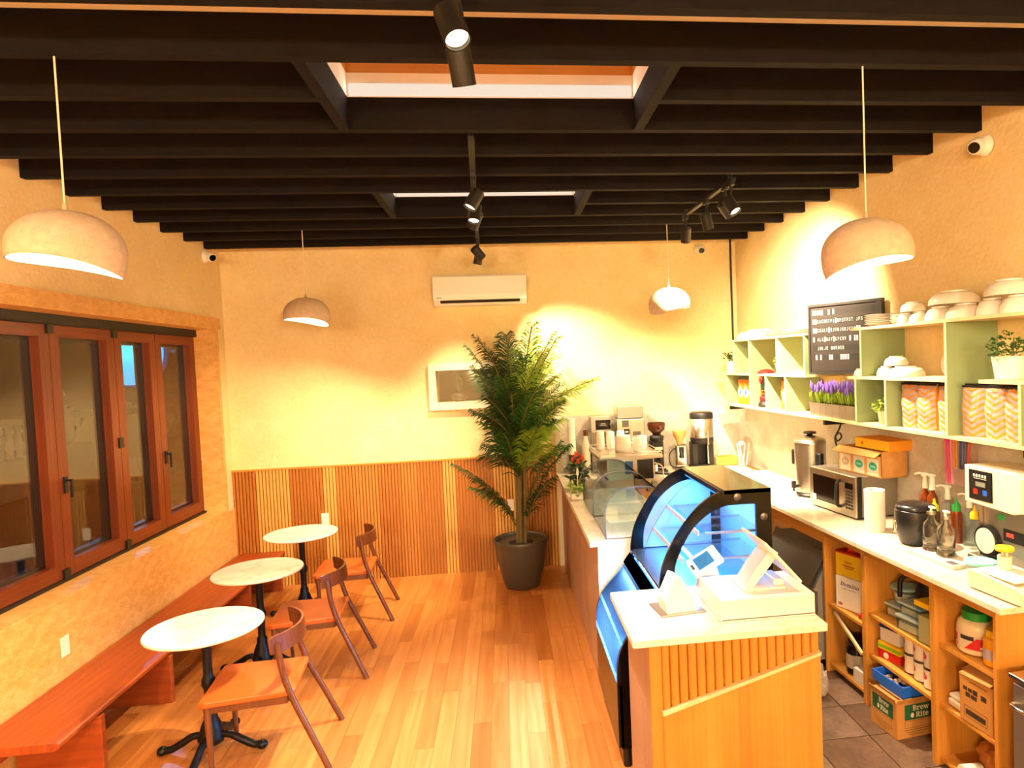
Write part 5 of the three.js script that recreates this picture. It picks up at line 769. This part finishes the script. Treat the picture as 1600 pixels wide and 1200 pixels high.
{ // flowers and greenery at the bar edge
  const t = thing('flower_arrangement', 'orange flowers with green leaves in a dark pot on the bar', 'flowers', [.62, 1.0, -6.03]); mesh(t, 'pot', lathe([[0, 0], [.05, 0], [.07, .1], [.065, .1], [0, .09]], 0, 0, 0, 24), M.pot); mesh(t, 'leaves', foliage(60, .08, .2, .08, .08), M.leafDark); for (const [x, y, z, r] of [[-.02, .33, .05, .045], [.035, .30, .06, .04], [-.045, .28, .04, .035], [.0, .27, .075, .035]]) mesh(t, 'blossom', [...Array(14)].map((_, i) => { const a = i * 2.4, q = r * (.5 + .5 * (i / 14)); return leafBlade([x, y - .01, z], [x + Math.cos(a) * q * .6, y + Math.sin(a) * q * .5 + .005, z + .02], [x + Math.cos(a) * q, y + Math.sin(a) * q, z + .005], r * .35); }), std(0xff7020, .6, { side: THREE.DoubleSide })); mesh(t, 'stem', [rod([0, .08, 0], [-.02, .32, .04], .004), rod([0, .08, 0], [.035, .29, .05], .004)], M.leaf);
  const u = thing('potted_plant', 'pale green leafy plant in a white tray at the bar edge', 'plant', [.56, 1.0, -5.63]); mesh(u, 'pot', rbox(.1, .06, .16, .02, 0, .03, 0), M.white); mesh(u, 'leaves', foliage(60, .06, .12, .04, .06), M.leafLight); mesh(u, 'bud', [rod([.01, .05, 0], [.015, .2, .0], .003), lathe([[0, .19], [.012, .21], [.008, .25], [0, .27]], .015, 0, 0, 10)], M.cream);
}
// ================= OUTSIDE, SEEN THROUGH THE WINDOWS =================
struct(mesh(scene, 'ground', span(-22, LX - WT, -.2, -.02, -30, 8), std(0x4a4038, .9)), 'dark street outside the windows');
struct(mesh(scene, 'facade', span(-16, -15.6, -.02, 6, -34, 4), std(0x4e4844, .9)), 'house front across the street');
{
  const t = thing('balustrade', 'pale stone balustrade with ball finials across the street', 'balustrade', [-9.3, 0, -13.4], 0);
  mesh(t, 'plinth', span(-.15, .15, 0, .75, -5, 5), M.cream); mesh(t, 'handrail', span(-.14, .14, 1.38, 1.5, -5, 5), M.cream);
  const bal = lathe([[.05, .75], [.07, .78], [.05, .82], [.085, .95], [.045, 1.15], [.05, 1.2], [.07, 1.25], [.06, 1.38]], 0, 0, 0, 10);
  for (let z = -4.8; z < 4.9; z += .26) mesh(t, 'baluster', bal, M.cream).position.z = z;
  for (const z of [-4, -1.8, .4, 2.6, 4.8]) { mesh(t, 'pier', span(-.2, .2, 0, 1.62, z - .2, z + .2), M.cream); mesh(t, 'finial', lathe([[.16, 1.62], [.18, 1.68], [.07, 1.74], [.15, 1.86], [.16, 1.93], [.1, 2.04], [0, 2.07]], 0, 0, z, 20), M.cream); }
}
function car(x, z, turn, col, label) {
  const t = thing('parked_car', label, 'car', [x, 0, z], turn); const side = [[-2.1, .3], [2.1, .3], [2.15, .7], [1.3, .92], [.75, 1.4], [-.9, 1.42], [-1.55, .98], [-2.12, .9]];
  mesh(t, 'body', prism(side, 1.6, .06).translate(0, 0, -.8), phy(col, .25, { clearcoat: .6 })); mesh(t, 'windows', prism([[.68, 1.34], [1.15, .98], [-1.35, 1.0], [-.85, 1.36]], 1.74).translate(0, 0, -.87), M.blackGloss);
  for (const [a, b] of [[-1.3, -.8], [-1.3, .8], [1.35, -.8], [1.35, .8]]) mesh(t, 'wheel', cyl(.31, .31, .2, a, .31, b, Math.PI / 2), M.rubber); mesh(t, 'headlight', [ball(.12, 2.08, .68, .6, .4, .6, 1, 12), ball(.12, 2.08, .68, -.6, .4, .6, 1, 12)], M.chrome);
}
car(-7.7, -15.6, -Math.PI / 2, 0x8a6a50, 'parked car facing the windows outside'); car(-7.7, -21.0, -Math.PI / 2, 0x5f4a3c, 'parked car farther along the street');
{ const t = thing('round_sign', 'round glowing cyan sign outside the far windows', 'sign', [-4.1, 2.46, -8.02], 0); mesh(t, 'face', cyl(.36, .36, .03, 0, 0, .05, Math.PI / 2, 0, 0, 48), new THREE.MeshStandardMaterial({ color: 0x111111, emissive: 0x10b4e0, emissiveIntensity: 1.5 })); mesh(t, 'rim', torus(.37, .03, 0, 0, .03), std(0x1c4f9a, .4)); mesh(t, 'bracket', [span(.38, 1.1, -.02, .02, -.0, .04)], M.black); const l = new THREE.PointLight(0x38b8ff, 6, 0, 2); l.position.set(0, 0, .2); l.castShadow = true; t.add(l); }
{ const t = thing('street_lamp', 'street lamp giving the road outside its dim warm light', 'street lamp', [-7.2, 0, -7.5]); mesh(t, 'post', rod([0, 0, 0], [0, 5, 0], .06, .04), M.iron); mesh(t, 'lantern', ball(.16, 0, 5.1, 0, 1, 1, 1, 16), glow(0xffc890, 6)); const l = new THREE.PointLight(0xffc498, 10, 0, 2); l.position.set(0, 5.1, 0); l.castShadow = true; t.add(l); }
renderer.render(scene, camera);
